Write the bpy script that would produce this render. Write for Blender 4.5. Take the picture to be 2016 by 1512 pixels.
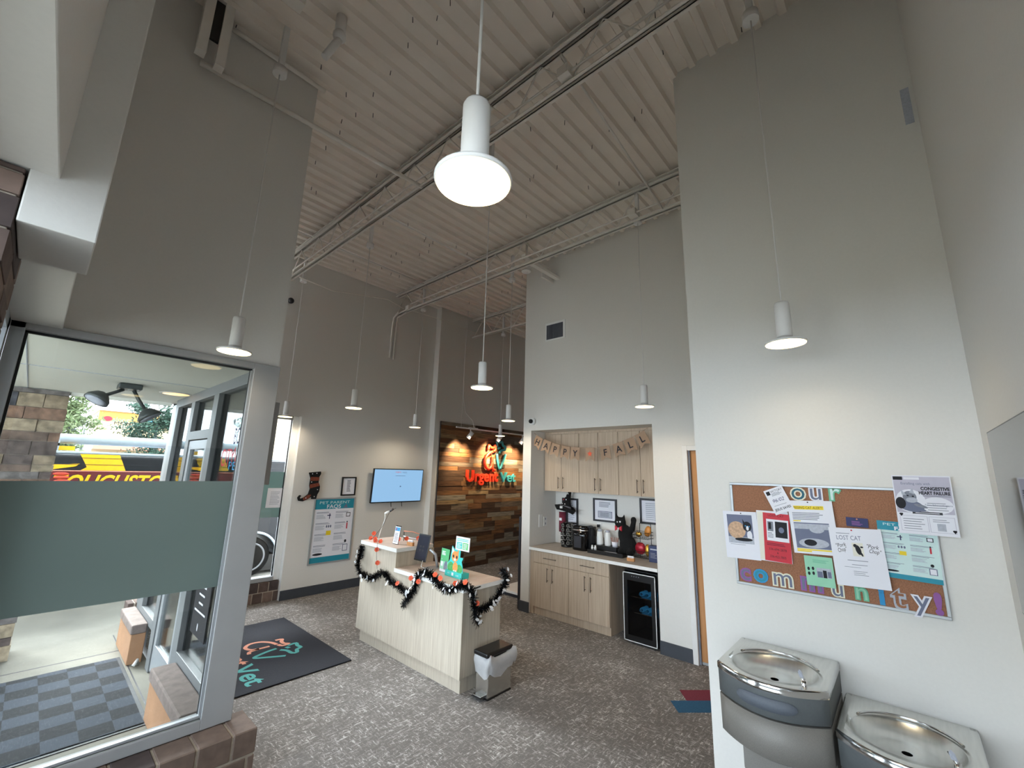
import bpy, math, random
from mathutils import Vector, Matrix
for _o in list(bpy.data.objects): bpy.data.objects.remove(_o)
SC = bpy.context.scene
COL = SC.collection
random.seed(7)

# ---------------------------------------------------------------- camera
CAMH = 2.0
FPX, YAW, PITCH, ROLL = 836.9, math.radians(47.85), math.radians(11.648), math.radians(1.5236)
_fw = Vector((math.sin(YAW)*math.cos(PITCH), math.cos(YAW)*math.cos(PITCH), math.sin(PITCH)))
_r = Vector((math.cos(YAW), -math.sin(YAW), 0)); _u = _r.cross(_fw)
_R = _r*math.cos(ROLL)+_u*math.sin(ROLL); _U = -_r*math.sin(ROLL)+_u*math.cos(ROLL)
cd = bpy.data.cameras.new('camera'); cam = bpy.data.objects.new('camera', cd); COL.objects.link(cam)
cam.matrix_world = Matrix((( _R.x,_U.x,-_fw.x,0),(_R.y,_U.y,-_fw.y,0),(_R.z,_U.z,-_fw.z,CAMH),(0,0,0,1)))
cd.sensor_fit = 'HORIZONTAL'; cd.sensor_width = 36.0; cd.lens = FPX*36.0/2016.0
cd.clip_start = 0.03; cd.clip_end = 400
SC.camera = cam

def at(ax, val, px, py):
    """the point of the plane axis=val seen at a measured photo position"""
    d = _R*((px-1008)/FPX) - _U*((py-756)/FPX) + _fw
    o = Vector((0, 0, CAMH)); t = (val-o[ax])/d[ax]
    return o + d*t

# ---------------------------------------------------------------- world and light
SC.view_settings.view_transform = 'Standard'
try: SC.view_settings.look = 'None'
except Exception: pass
SC.view_settings.gamma = 1.0; SC.view_settings.use_curve_mapping = False
SC.view_settings.exposure = 2.1
W = bpy.data.worlds.new('overcast sky'); SC.world = W; W.use_nodes = True
nt = W.node_tree; nt.nodes.clear()
wo = nt.nodes.new('ShaderNodeOutputWorld'); bg = nt.nodes.new('ShaderNodeBackground')
tc = nt.nodes.new('ShaderNodeTexCoord'); sx = nt.nodes.new('ShaderNodeSeparateXYZ'); rp = nt.nodes.new('ShaderNodeValToRGB')
nt.links.new(tc.outputs['Generated'], sx.inputs[0]); nt.links.new(sx.outputs['Z'], rp.inputs[0])
rp.color_ramp.elements[0].position = 0.0; rp.color_ramp.elements[0].color = (0.80, 0.885, 1.0, 1)
rp.color_ramp.elements[1].position = 0.7; rp.color_ramp.elements[1].color = (0.77, 0.865, 1.0, 1)
nt.links.new(rp.outputs[0], bg.inputs[0]); bg.inputs[1].default_value = SKY = 3.4
nt.links.new(bg.outputs[0], wo.inputs[0])
try:
    SC.cycles.max_bounces = 8; SC.cycles.diffuse_bounces = 5; SC.cycles.glossy_bounces = 3
    SC.cycles.transmission_bounces = 4; SC.cycles.transparent_max_bounces = 12
    SC.cycles.caustics_reflective = False; SC.cycles.caustics_refractive = False
    SC.cycles.sample_clamp_indirect = 6.0; SC.cycles.use_denoising = True
    SC.cycles.use_adaptive_sampling = True; SC.cycles.adaptive_threshold = 0.02
except Exception: pass

def area(name, loc, direction, sx_, sy_, watts, color, portal=False, spread=None):
    l = bpy.data.lights.new(name, 'AREA'); l.shape = 'RECTANGLE'; l.size = sx_; l.size_y = sy_
    l.energy = watts; l.color = color
    if spread: l.spread = spread
    if portal: l.cycles.is_portal = True
    o = bpy.data.objects.new(name, l); COL.objects.link(o); o.location = loc
    o.rotation_euler = Vector(direction).to_track_quat('-Z', 'Y').to_euler()
    return o
sun = bpy.data.lights.new('hazy_sun', 'SUN'); sun.energy = 11.0; sun.angle = math.radians(45); sun.color = (0.93, 0.96, 1.0)
so = bpy.data.objects.new('hazy_sun', sun); COL.objects.link(so); so.rotation_euler = Vector((0.12, -0.80, -0.74)).to_track_quat('-Z', 'Y').to_euler()
# daylight through the glazing: portals that guide the sky light in
area('window_daylight', (-0.33, 0.75, 1.6), (1, 0, 0), 2.0, 2.5, 1, (1, 1, 1), portal=True)
area('window_daylight', (0.5, 3.75, 1.55), (0, -1, 0), 1.3, 2.3, 1, (1, 1, 1), portal=True)
area('window_daylight', (1.05, 5.1, 1.5), (1, 0, 0), 2.3, 2.9, 1, (1, 1, 1), portal=True)
area('window_daylight', (2.0, 7.42, 1.55), (0, -1, 0), 1.5, 2.3, 1, (1, 1, 1), portal=True)

# ---------------------------------------------------------------- materials
def s2l(c):
    c = c/255.0
    return c/12.92 if c <= 0.04045 else ((c+0.055)/1.055)**2.4
def rgb(r, g, b): return (s2l(r), s2l(g), s2l(b), 1.0)
def mat(name, col, rough=0.6, metal=0.0, var=0.05, scale=12.0, bump=0.0, spec=0.5, emit=None, alpha=None, stretch=None):
    m = bpy.data.materials.new(name); m.use_nodes = True; n = m.node_tree; b = n.nodes['Principled BSDF']
    b.inputs['Roughness'].default_value = rough; b.inputs['Metallic'].default_value = metal
    b.inputs['Specular IOR Level'].default_value = spec
    if len(col) == 3: col = rgb(*col)
    t = n.nodes.new('ShaderNodeTexCoord'); ns = n.nodes.new('ShaderNodeTexNoise'); ns.inputs['Scale'].default_value = scale
    ns.inputs['Detail'].default_value = 3
    if stretch:
        mp = n.nodes.new('ShaderNodeMapping'); mp.inputs['Scale'].default_value = stretch
        n.links.new(t.outputs['Object'], mp.inputs[0]); n.links.new(mp.outputs[0], ns.inputs['Vector'])
    else: n.links.new(t.outputs['Object'], ns.inputs['Vector'])
    r = n.nodes.new('ShaderNodeValToRGB'); r.color_ramp.elements[0].position = 0.3; r.color_ramp.elements[1].position = 0.7
    r.color_ramp.elements[0].color = tuple(c*(1-var) for c in col[:3])+(1,)
    r.color_ramp.elements[1].color = tuple(min(1, c*(1+var)) for c in col[:3])+(1,)
    n.links.new(ns.outputs['Fac'], r.inputs[0]); n.links.new(r.outputs[0], b.inputs['Base Color'])
    if bump:
        bp = n.nodes.new('ShaderNodeBump'); bp.inputs['Strength'].default_value = bump; bp.inputs['Distance'].default_value = 0.01
        n.links.new(ns.outputs['Fac'], bp.inputs['Height']); n.links.new(bp.outputs[0], b.inputs['Normal'])
    if emit:
        b.inputs['Emission Color'].default_value = rgb(*emit[0]); b.inputs['Emission Strength'].default_value = emit[1]
    if alpha is not None: b.inputs['Alpha'].default_value = alpha
    return m
M = {}
def glass_mat(name, tint=(1, 1, 1, 1), gloss=1.0, ior=1.5):
    m = bpy.data.materials.new(name); m.use_nodes = True; n = m.node_tree; n.nodes.clear()
    o = n.nodes.new('ShaderNodeOutputMaterial'); t = n.nodes.new('ShaderNodeBsdfTransparent'); g = n.nodes.new('ShaderNodeBsdfGlossy')
    f = n.nodes.new('ShaderNodeFresnel'); x = n.nodes.new('ShaderNodeMixShader'); q = n.nodes.new('ShaderNodeMath'); q.operation = 'MULTIPLY'
    q.inputs[1].default_value = gloss; f.inputs[0].default_value = ior
    t.inputs[0].default_value = tint; g.inputs['Roughness'].default_value = 0.0
    n.links.new(f.outputs[0], q.inputs[0]); n.links.new(q.outputs[0], x.inputs[0]); n.links.new(t.outputs[0], x.inputs[1]); n.links.new(g.outputs[0], x.inputs[2])
    n.links.new(x.outputs[0], o.inputs[0]); return m
M['glass'] = glass_mat('window glass', (0.96, 0.985, 0.98, 1), 0.8)
M['glass_dim'] = glass_mat('darkened window glass', (0.68, 0.705, 0.695, 1), 0.7)  # pane darkened to hold down the overbright porch and street view
M['clear'] = glass_mat('clear acrylic', (0.9, 0.95, 0.95, 1), 1.0)
M['wall'] = mat('warm white wall paint', (222, 219, 214), 0.85, var=0.012, scale=60, bump=0.05, spec=0.2)
M['deck'] = mat('painted steel deck', (236, 227, 217), 0.75, var=0.03, scale=3, spec=0.2)
M['soffit'] = mat('porch plaster', (238, 238, 230), 0.9, var=0.02, scale=20)
M['joist'] = mat('painted steel joist', (230, 225, 218), 0.6, var=0.03, scale=8, spec=0.3)
M['alu_ext'] = mat('exterior storefront aluminium', (128, 130, 132), 0.5, 0.2, var=0.03, scale=5)
M['base'] = mat('dark grey rubber base', (62, 66, 74), 0.6, var=0.06)
M['alu'] = mat('clear anodised aluminium', (176, 180, 184), 0.45, 0.55, var=0.04, scale=4)
M['alu_grey'] = mat('grey painted mullion', (160, 160, 160), 0.55, 0.1, var=0.03, scale=5)
M['gasket'] = mat('black glazing gasket', (20, 24, 30), 0.6)
M['white'] = mat('white lacquer', (232, 232, 230), 0.4, var=0.015)
M['white_matte'] = mat('white matte paint', (226, 224, 222), 0.7, var=0.015)
M['black'] = mat('black plastic', (16, 16, 18), 0.35, var=0.1)
M['black_matte'] = mat('black matte cloth', (9, 9, 10), 0.95, var=0.2, scale=90, bump=0.4)
M['dark'] = mat('dark charcoal', (38, 38, 44), 0.5)
M['paper'] = mat('white paper', (228, 228, 236), 0.8, var=0.012, scale=5)
M['paper2'] = mat('cream paper', (226, 222, 210), 0.8, var=0.02)
M['ink'] = mat('black ink', (28, 28, 36), 0.8)
M['inkgrey'] = mat('grey ink', (128, 132, 144), 0.8, var=0.1, scale=80)
M['inklight'] = mat('light grey ink', (178, 182, 194), 0.8, var=0.1, scale=80)
M['teal'] = mat('teal print', (28, 138, 160), 0.6, var=0.03)
M['tealdark'] = mat('dark teal print', (22, 92, 112), 0.6)
M['mint'] = mat('mint print', (150, 206, 176), 0.7, var=0.04)
M['palemint'] = mat('pale mint print', (204, 226, 224), 0.7, var=0.03)
M['navy'] = mat('navy print', (38, 42, 92), 0.6)
M['red'] = mat('red print', (196, 38, 56), 0.6, var=0.04)
M['yellow'] = mat('yellow highlighter', (236, 208, 40), 0.6)
M['purple'] = mat('purple foam', (146, 92, 160), 0.7, var=0.08)
M['sky'] = mat('blue foam', (48, 146, 200), 0.7, var=0.06)
M['cream'] = mat('cream foam', (226, 224, 204), 0.7, var=0.05)
M['green'] = mat('green foam', (110, 182, 150), 0.7, var=0.08)
M['slate'] = mat('slate foam', (108, 114, 138), 0.7)
M['cork'] = mat('cork', (152, 106, 80), 0.9, var=0.22, scale=160, bump=0.3)
M['orange'] = mat('orange silk petals', (236, 96, 60), 0.6, var=0.2, scale=60)
M['tinsel'] = mat('black tinsel', (22, 24, 28), 0.25, 0.4, var=0.3, scale=200)
M['silver'] = mat('silver foil leaf', (226, 228, 232), 0.3, 0.15, var=0.15, scale=100)
M['steel'] = mat('brushed stainless steel', (216, 216, 212), 0.27, 1.0, var=0.06, scale=6, stretch=(1, 12, 1), bump=0.03)
M['chrome'] = mat('polished chrome', (225, 225, 228), 0.06, 1.0, var=0.0)
M['steel_rim'] = mat('polished steel rim', (200, 200, 200), 0.14, 1.0, var=0.0)
M['fount'] = mat('grey vinyl clad steel', (124, 120, 115), 0.5, 0.1, var=0.08, scale=240, bump=0.12)
M['fount_dark'] = mat('grey moulded plastic', (92, 96, 98), 0.5, 0.0, var=0.05, scale=100)
M['fount_pad'] = mat('push pad grey', (92, 98, 108), 0.6, var=0.05, scale=120, bump=0.1)
M['concrete'] = mat('broomed concrete', (122, 118, 108), 0.9, var=0.14, scale=2.2, bump=0.1)
M['asphalt'] = mat('pale asphalt', (120, 119, 114), 0.95, var=0.1, scale=3)
M['tan'] = mat('tan stucco', (172, 130, 98), 0.9, var=0.1, scale=6, bump=0.1)
M['cap'] = mat('brown cast stone cap', (132, 118, 112), 0.9, var=0.2, scale=14, bump=0.2)
M['bricks'] = [mat('brown brick %s' % n, c, 0.85, var=0.2, scale=14, bump=0.12) for n, c in (('one', (92, 76, 70)), ('two', (112, 94, 84)), ('three', (74, 62, 60)), ('four', (124, 104, 94)))]
M['mortar'] = mat('pale mortar', (164, 152, 138), 0.95, var=0.1, scale=40, bump=0.3)
M['stones'] = [mat('ledge stone %s' % n, c, 0.95, var=0.45, scale=13, bump=1.0) for n, c in
    (('buff', (150, 134, 114)), ('brown', (116, 98, 88)), ('slate', (84, 84, 90)), ('rust', (136, 108, 92)), ('sand', (164, 148, 126)), ('grey', (116, 110, 108)), ('dusk', (98, 86, 82)))]
M['laminate'] = None
def laminate(name, c1, c2, axis_scale):
    m = bpy.data.materials.new(name); m.use_nodes = True; n = m.node_tree; b = n.nodes['Principled BSDF']; b.inputs['Roughness'].default_value = 0.55
    b.inputs['Specular IOR Level'].default_value = 0.25
    t = n.nodes.new('ShaderNodeTexCoord'); mp = n.nodes.new('ShaderNodeMapping'); mp.inputs['Scale'].default_value = axis_scale
    a = n.nodes.new('ShaderNodeTexNoise'); a.inputs['Scale'].default_value = 1.0; a.inputs['Detail'].default_value = 6; a.inputs['Roughness'].default_value = 0.6
    r = n.nodes.new('ShaderNodeValToRGB'); r.color_ramp.elements[0].position = 0.32; r.color_ramp.elements[1].position = 0.68
    r.color_ramp.elements[0].color = rgb(*c1); r.color_ramp.elements[1].color = rgb(*c2)
    n.links.new(t.outputs['Object'], mp.inputs[0]); n.links.new(mp.outputs[0], a.inputs['Vector']); n.links.new(a.outputs['Fac'], r.inputs[0]); n.links.new(r.outputs[0], b.inputs['Base Color'])
    return m
M['lam'] = laminate('pale oak laminate', (178, 166, 150), (202, 192, 176), (55, 55, 2.2))
M['lam2'] = laminate('oak laminate cabinet', (176, 156, 136), (198, 180, 160), (50, 50, 2.0))
M['top'] = laminate('beige laminate worktop', (196, 176, 164), (208, 190, 178), (4, 20, 4))
M['ktop'] = laminate('grey beige worktop', (158, 150, 142), (172, 164, 156), (4, 20, 4))
M['doorwood'] = laminate('maple door veneer', (186, 132, 84), (200, 146, 98), (30, 30, 1.5))
_pl = ((112, 78, 52), (132, 94, 62), (150, 114, 78), (92, 64, 46), (134, 116, 98), (162, 134, 98), (118, 102, 88), (84, 62, 48), (142, 98, 62), (152, 140, 122))
M['planks'] = [laminate('reclaimed plank %s' % 'abcdefghij'[i], tuple(int(v*0.6) for v in c), tuple(min(255, int(v*1.02)) for v in c), (3.0, 3.0, 45)) for i, c in enumerate(_pl)]
def carpet():
    m = bpy.data.materials.new('patterned carpet tile'); m.use_nodes = True; n = m.node_tree; b = n.nodes['Principled BSDF']; b.inputs['Roughness'].default_value = 0.95
    b.inputs['Specular IOR Level'].default_value = 0.1
    t = n.nodes.new('ShaderNodeTexCoord')
    def noise(scale, sc, detail, rough=0.6, dist=0.0):
        mp = n.nodes.new('ShaderNodeMapping'); mp.inputs['Scale'].default_value = sc
        a = n.nodes.new('ShaderNodeTexNoise'); a.inputs['Scale'].default_value = scale; a.inputs['Detail'].default_value = detail; a.inputs['Roughness'].default_value = rough; a.inputs['Distortion'].default_value = dist
        n.links.new(t.outputs['Object'], mp.inputs[0]); n.links.new(mp.outputs[0], a.inputs['Vector']); return a
    a = noise(1, (14, 55, 1), 5, 0.75, 0.6); c = noise(1, (60, 16, 1), 5, 0.75, 0.6); d = noise(2.6, (1, 1, 1), 2); e = noise(160, (1, 1, 1), 1)
    mx = n.nodes.new('ShaderNodeMath'); mx.operation = 'MAXIMUM'; n.links.new(a.outputs['Fac'], mx.inputs[0]); n.links.new(c.outputs['Fac'], mx.inputs[1])
    sb = n.nodes.new('ShaderNodeMath'); sb.operation = 'MULTIPLY_ADD'; sb.inputs[1].default_value = 0.16; n.links.new(d.outputs['Fac'], sb.inputs[0]); n.links.new(mx.outputs[0], sb.inputs[2])
    r = n.nodes.new('ShaderNodeValToRGB'); r.color_ramp.elements[0].position = 0.575; r.color_ramp.elements[0].color = rgb(108, 103, 100)
    r.color_ramp.elements[1].position = 0.735; r.color_ramp.elements[1].color = rgb(210, 205, 202)
    k = r.color_ramp.elements.new(0.66); k.color = rgb(134, 128, 124)
    n.links.new(sb.outputs[0], r.inputs[0])
    mm = n.nodes.new('ShaderNodeMixRGB'); mm.blend_type = 'MULTIPLY'; mm.inputs[0].default_value = 0.5
    n.links.new(r.outputs[0], mm.inputs[1]); n.links.new(e.outputs['Fac'], mm.inputs[2])
    g = n.nodes.new('ShaderNodeGamma'); g.inputs[1].default_value = 0.85; n.links.new(mm.outputs[0], g.inputs[0]); n.links.new(g.outputs[0], b.inputs['Base Color'])
    return m
M['carpet'] = carpet()
def checker():
    m = bpy.data.materials.new('checkered scraper mat'); m.use_nodes = True; n = m.node_tree; b = n.nodes['Principled BSDF']; b.inputs['Roughness'].default_value = 0.9
    t = n.nodes.new('ShaderNodeTexCoord'); mp = n.nodes.new('ShaderNodeMapping'); mp.inputs['Scale'].default_value = (5.2, 5.2, 1)
    ck = n.nodes.new('ShaderNodeTexChecker'); ck.inputs['Scale'].default_value = 1.0
    ck.inputs['Color1'].default_value = rgb(12, 15, 21); ck.inputs['Color2'].default_value = rgb(54, 61, 72)
    wv = n.nodes.new('ShaderNodeTexWave'); wv.inputs['Scale'].default_value = 40
    mx = n.nodes.new('ShaderNodeMixRGB'); mx.blend_type = 'MULTIPLY'; mx.inputs[0].default_value = 0.35
    n.links.new(t.outputs['Object'], mp.inputs[0]); n.links.new(mp.outputs[0], ck.inputs['Vector']); n.links.new(t.outputs['Object'], wv.inputs['Vector'])
    n.links.new(ck.outputs['Color'], mx.inputs[1]); n.links.new(wv.outputs['Color'], mx.inputs[2]); n.links.new(mx.outputs[0], b.inputs['Base Color'])
    return m
M['checker'] = checker()
M['mat_navy'] = mat('dark navy carpet mat', (20, 22, 34), 0.95, var=0.2, scale=120, bump=0.3)
M['coral'] = mat('coral pile', (206, 140, 118), 0.9, var=0.1, scale=120)
M['tealpile'] = mat('teal pile', (74, 152, 150), 0.9, var=0.1, scale=120)
M['rug_red'] = mat('maroon carpet inlay', (112, 38, 56), 0.95, var=0.15, scale=90)
M['rug_blue'] = mat('petrol blue carpet inlay', (30, 80, 112), 0.95, var=0.15, scale=90)
M['emit_warm'] = mat('lit warm diffuser', (255, 244, 214), 0.5, emit=((255, 226, 160), 2.2), var=0)
M['emit_spot'] = mat('lit spot lens', (255, 240, 210), 0.5, emit=((255, 222, 160), 12.0), var=0)
M['can_emit'] = mat('lit recessed lamp', (255, 240, 210), 0.5, emit=((255, 200, 140), 0.7), var=0)
M['screen'] = mat('lit television screen', (30, 40, 60), 0.3, emit=((138, 180, 216), 0.27), var=0)
M['screen_ink'] = mat('screen text', (60, 70, 90), 0.3, emit=((70, 90, 120), 0.2), var=0)
M['screen_red'] = mat('screen red text', (90, 30, 30), 0.3, emit=((190, 60, 70), 0.25), var=0)
M['film'] = mat('frosted grey green window film', (112, 128, 126), 0.5, var=0.05, scale=1.5, spec=0.5)
def film():
    m = bpy.data.materials.new('frosted grey green film'); m.use_nodes = True; n = m.node_tree; n.nodes.clear()
    o = n.nodes.new('ShaderNodeOutputMaterial'); d = n.nodes.new('ShaderNodeBsdfDiffuse'); t = n.nodes.new('ShaderNodeBsdfTranslucent'); x = n.nodes.new('ShaderNodeMixShader')
    tc_ = n.nodes.new('ShaderNodeTexCoord'); ns = n.nodes.new('ShaderNodeTexNoise'); ns.inputs['Scale'].default_value = 1.3
    r = n.nodes.new('ShaderNodeValToRGB'); r.color_ramp.elements[0].color = rgb(124, 138, 134); r.color_ramp.elements[1].color = rgb(136, 150, 146)
    n.links.new(tc_.outputs['Object'], ns.inputs['Vector']); n.links.new(ns.outputs['Fac'], r.inputs[0])
    n.links.new(r.outputs[0], d.inputs[0]); n.links.new(r.outputs[0], t.inputs[0]); x.inputs[0].default_value = 0.35
    n.links.new(d.outputs[0], x.inputs[1]); n.links.new(t.outputs[0], x.inputs[2]); n.links.new(x.outputs[0], o.inputs[0]); return m
M['film'] = film()
M['bag'] = mat('thin plastic liner', (222, 222, 224), 0.35, var=0.06, scale=20, bump=0.6, alpha=0.55)
M['burlap'] = mat('translucent burlap', (190, 158, 132), 0.9, var=0.15, scale=200, alpha=0.55)
M['foliage'] = [mat('leaf green %s' % k, c, 0.8, var=0.35, scale=5) for k, c in (('light', (96, 112, 70)), ('dark', (44, 72, 56)), ('pale', (120, 130, 92)))]

# ---------------------------------------------------------------- mesh helpers
def FR(o, ux, uy):
    ux = Vector(ux).normalized(); uy = Vector(uy).normalized(); n = ux.cross(uy).normalized(); uy = n.cross(ux)
    return Matrix(((ux.x, uy.x, n.x, o[0]), (ux.y, uy.y, n.y, o[1]), (ux.z, uy.z, n.z, o[2]), (0, 0, 0, 1)))
_txt = {}
def text_geo(s, size, depth, offset, shear=0.0, bold=False):
    key = (s, round(size, 4), depth, offset, shear)
    if key not in _txt:
        cu = bpy.data.curves.new('t', 'FONT'); cu.body = s; cu.size = size; cu.extrude = depth/2; cu.offset = offset; cu.shear = shear
        cu.align_x = 'CENTER'; cu.align_y = 'CENTER'; cu.resolution_u = 3
        ob = bpy.data.objects.new('t', cu); COL.objects.link(ob)
        dg = bpy.context.evaluated_depsgraph_get(); me = bpy.data.meshes.new_from_object(ob.evaluated_get(dg))
        _txt[key] = ([v.co.copy() for v in me.vertices], [tuple(p.vertices) for p in me.polygons])
        bpy.data.objects.remove(ob); bpy.data.curves.remove(cu); bpy.data.meshes.remove(me)
    return _txt[key]
class MB:
    def __init__(s): s.v = []; s.f = []; s.m = []; s.mats = []; s.sm = []
    def mi(s, m):
        if m not in s.mats: s.mats.append(m)
        return s.mats.index(m)
    def add(s, vs, fs, m, fr=None, smooth=False):
        b = len(s.v); i = s.mi(m)
        for v in vs: s.v.append((fr @ Vector(v)) if fr else Vector(v))
        for f in fs: s.f.append(tuple(b+k for k in f)); s.m.append(i); s.sm.append(smooth)
        return s
    def box(s, a, b, m, fr=None):
        x0, x1 = sorted((a[0], b[0])); y0, y1 = sorted((a[1], b[1])); z0, z1 = sorted((a[2], b[2]))
        vs = [(x0,y0,z0),(x1,y0,z0),(x1,y1,z0),(x0,y1,z0),(x0,y0,z1),(x1,y0,z1),(x1,y1,z1),(x0,y1,z1)]
        return s.add(vs, [(0,3,2,1),(4,5,6,7),(0,1,5,4),(1,2,6,5),(2,3,7,6),(3,0,4,7)], m, fr)
    def prism(s, pts, d0, d1, m, fr=None, smooth=False):
        n = len(pts); vs = [(p[0], p[1], d0) for p in pts]+[(p[0], p[1], d1) for p in pts]
        fs = [tuple(range(n-1, -1, -1)), tuple(range(n, 2*n))]
        s.add(vs, fs, m, fr); b = len(s.v)-2*n; i = s.mi(m)
        for k in range(n):
            j = (k+1) % n; s.f.append((b+k, b+j, b+n+j, b+n+k)); s.m.append(i); s.sm.append(smooth)
        return s
    def loft(s, rings, m, fr=None, smooth=True, cap=True, closed=True):
        n = len(rings[0]); vs = [p for r in rings for p in r]; fs = []
        for a in range(len(rings)-1):
            for k in range(n if closed else n-1):
                j = (k+1) % n; fs.append((a*n+k, a*n+j, (a+1)*n+j, (a+1)*n+k))
        s.add(vs, fs, m, fr, smooth)
        if cap:
            b = len(s.v)-len(vs); i = s.mi(m)
            s.f.append(tuple(b+k for k in range(n-1, -1, -1))); s.m.append(i); s.sm.append(False)
            e = b+(len(rings)-1)*n; s.f.append(tuple(e+k for k in range(n))); s.m.append(i); s.sm.append(False)
        return s
    def cyl(s, p0, p1, r0, m, r1=None, n=16, smooth=True, cap=True):
        p0 = Vector(p0); p1 = Vector(p1); r1 = r0 if r1 is None else r1
        d = (p1-p0).normalized(); a = d.orthogonal().normalized(); c = d.cross(a)
        ring = lambda p, r: [p+(a*math.cos(2*math.pi*k/n)+c*math.sin(2*math.pi*k/n))*r for k in range(n)]
        return s.loft([ring(p0, r0), ring(p1, r1)], m, None, smooth, cap)
    def lathe(s, prof, o, m, axis=(0, 0, 1), n=28):
        ax = Vector(axis).normalized(); a = ax.orthogonal().normalized(); c = ax.cross(a); o = Vector(o)
        return s.loft([[o+ax*z+(a*math.cos(2*math.pi*k/n)+c*math.sin(2*math.pi*k/n))*r for k in range(n)] for r, z in prof], m, None, True, True)
    def tube(s, pts, r, m, n=8, closed=False):
        P = [Vector(p) for p in pts]; rings = []; a = None
        for k, p in enumerate(P):
            d = (P[min(k+1, len(P)-1)]-P[max(k-1, 0)]).normalized()
            if a is None: a = d.orthogonal().normalized()
            else:
                a = a-d*a.dot(d); a = a.normalized() if a.length > 1e-6 else d.orthogonal().normalized()
            c = d.cross(a); rr = r[k] if isinstance(r, (list, tuple)) else r
            rings.append([p+(a*math.cos(2*math.pi*j/n)+c*math.sin(2*math.pi*j/n))*rr for j in range(n)])
        return s.loft(rings, m, None, True, True)
    def ball(s, c, r, m, n=14, fr=None):
        c = Vector(c); r = Vector((r, r, r)) if isinstance(r, (int, float)) else Vector(r); rings = []
        k = max(6, n//2)
        for a in range(1, k):
            t = math.pi*a/k
            rings.append([(c.x+r.x*math.sin(t)*math.cos(2*math.pi*j/n), c.y+r.y*math.sin(t)*math.sin(2*math.pi*j/n), c.z-r.z*math.cos(t)) for j in range(n)])
        return s.loft(rings, m, fr, True, True)
    def rect(s, u0, v0, u1, v1, m, fr, h=0.0): return s.add([(u0,v0,h),(u1,v0,h),(u1,v1,h),(u0,v1,h)], [(0,1,2,3)], m, fr)
    def poly(s, pts, m, fr, h=0.0): return s.add([(p[0], p[1], h) for p in pts], [tuple(range(len(pts)))], m, fr)
    def oval(s, u, v, ru, rv, m, fr, h=0.0, n=20, a0=0.0):
        return s.poly([(u+ru*math.cos(2*math.pi*k/n)*math.cos(a0)-rv*math.sin(2*math.pi*k/n)*math.sin(a0), v+ru*math.cos(2*math.pi*k/n)*math.sin(a0)+rv*math.sin(2*math.pi*k/n)*math.cos(a0)) for k in range(n)], m, fr, h)
    def text(s, t, u, v, size, m, fr, h=0.0, depth=0.0, offset=0.0, shear=0.0, width=None, rot=0.0):
        vs, fs = text_geo(t, size, depth, offset, shear)
        if not vs: return s
        xs = [p.x for p in vs]; w = max(xs)-min(xs); k = (width/w) if width else 1.0; cx = (max(xs)+min(xs))/2
        ys = [p.y for p in vs]; cy = (max(ys)+min(ys))/2
        ca, sa = math.cos(rot), math.sin(rot)
        return s.add([(u+(p.x-cx)*k*ca-(p.y-cy)*sa, v+(p.x-cx)*k*sa+(p.y-cy)*ca, h+depth/2+p.z) for p in vs], fs, m, fr)
    def lines(s, u0, v0, u1, v1, n, m, fr, h=0.0, fill=0.45, ragged=True):
        """rows of unreadably small print"""
        rr = random.Random(int(abs(u0*977+v0*131)*1000)+n); p = (v1-v0)/n
        for k in range(n):
            e = u1-(u1-u0)*(rr.random()*0.3 if ragged else 0); y = v1-(k+1)*p
            s.rect(u0, y+p*0.2, e, y+p*(0.2+fill), m, fr, h)
        return s
    def build(s, name, parent=None, bevel=0.0, seg=2, label=None, cat=None, group=None, kind=None, loc=None, remesh=None, subsurf=0):
        if parent is not None: off = Vector(parent['_o'])
        elif loc is not None: off = Vector(loc)
        else:
            lo = Vector((min(v.x for v in s.v), min(v.y for v in s.v), min(v.z for v in s.v))); hi = Vector((max(v.x for v in s.v), max(v.y for v in s.v), max(v.z for v in s.v)))
            off = Vector(((lo.x+hi.x)/2, (lo.y+hi.y)/2, lo.z))
        me = bpy.data.meshes.new(name); me.from_pydata([tuple(v-off) for v in s.v], [], s.f)
        for m in s.mats: me.materials.append(m)
        me.polygons.foreach_set('material_index', s.m); me.polygons.foreach_set('use_smooth', s.sm); me.update()
        o = bpy.data.objects.new(name, me); COL.objects.link(o)
        if parent is not None: o.parent = parent
        else: o.location = off
        o['_o'] = tuple(off)
        if bevel: b = o.modifiers.new('bevel', 'BEVEL'); b.width = bevel; b.segments = seg; b.limit_method = 'ANGLE'; b.angle_limit = math.radians(40)
        if remesh: r = o.modifiers.new('remesh', 'REMESH'); r.mode = 'VOXEL'; r.voxel_size = remesh; r.use_smooth_shade = True; q = o.modifiers.new('smooth', 'SMOOTH'); q.iterations = 6
        if subsurf: q = o.modifiers.new('subsurf', 'SUBSURF'); q.levels = subsurf; q.render_levels = subsurf
        tag(o, label, cat, group, kind); return o
def tag(o, label=None, cat=None, group=None, kind=None):
    for k, v in (('label', label), ('category', cat), ('group', group), ('kind', kind)):
        if v: o[k] = v
    return o
def thing(name, loc, label, cat, group=None):
    o = bpy.data.objects.new(name, None); COL.objects.link(o); o.location = loc; o.empty_display_size = 0.05
    o['_o'] = tuple(loc); return tag(o, label, cat, group)
def dup(o, parent=None):
    c = o.copy(); COL.objects.link(c); c.parent = parent
    for ch in [x for x in COL.objects if x.parent == o]: dup(ch, c)
    return c
def S(name, mb, **k): return mb.build(name, kind='structure', **k)
UZ = (0, 0, 1)
def wall_far(x, z, y=7.2): return FR((x, y, z), (1, 0, 0), UZ)       # faces the camera along +Y
def wall_rt(y, z, x=3.25): return FR((x, y, z), (0, -1, 0), UZ)      # walls on the right, facing -X
CEIL = 5.46
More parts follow.
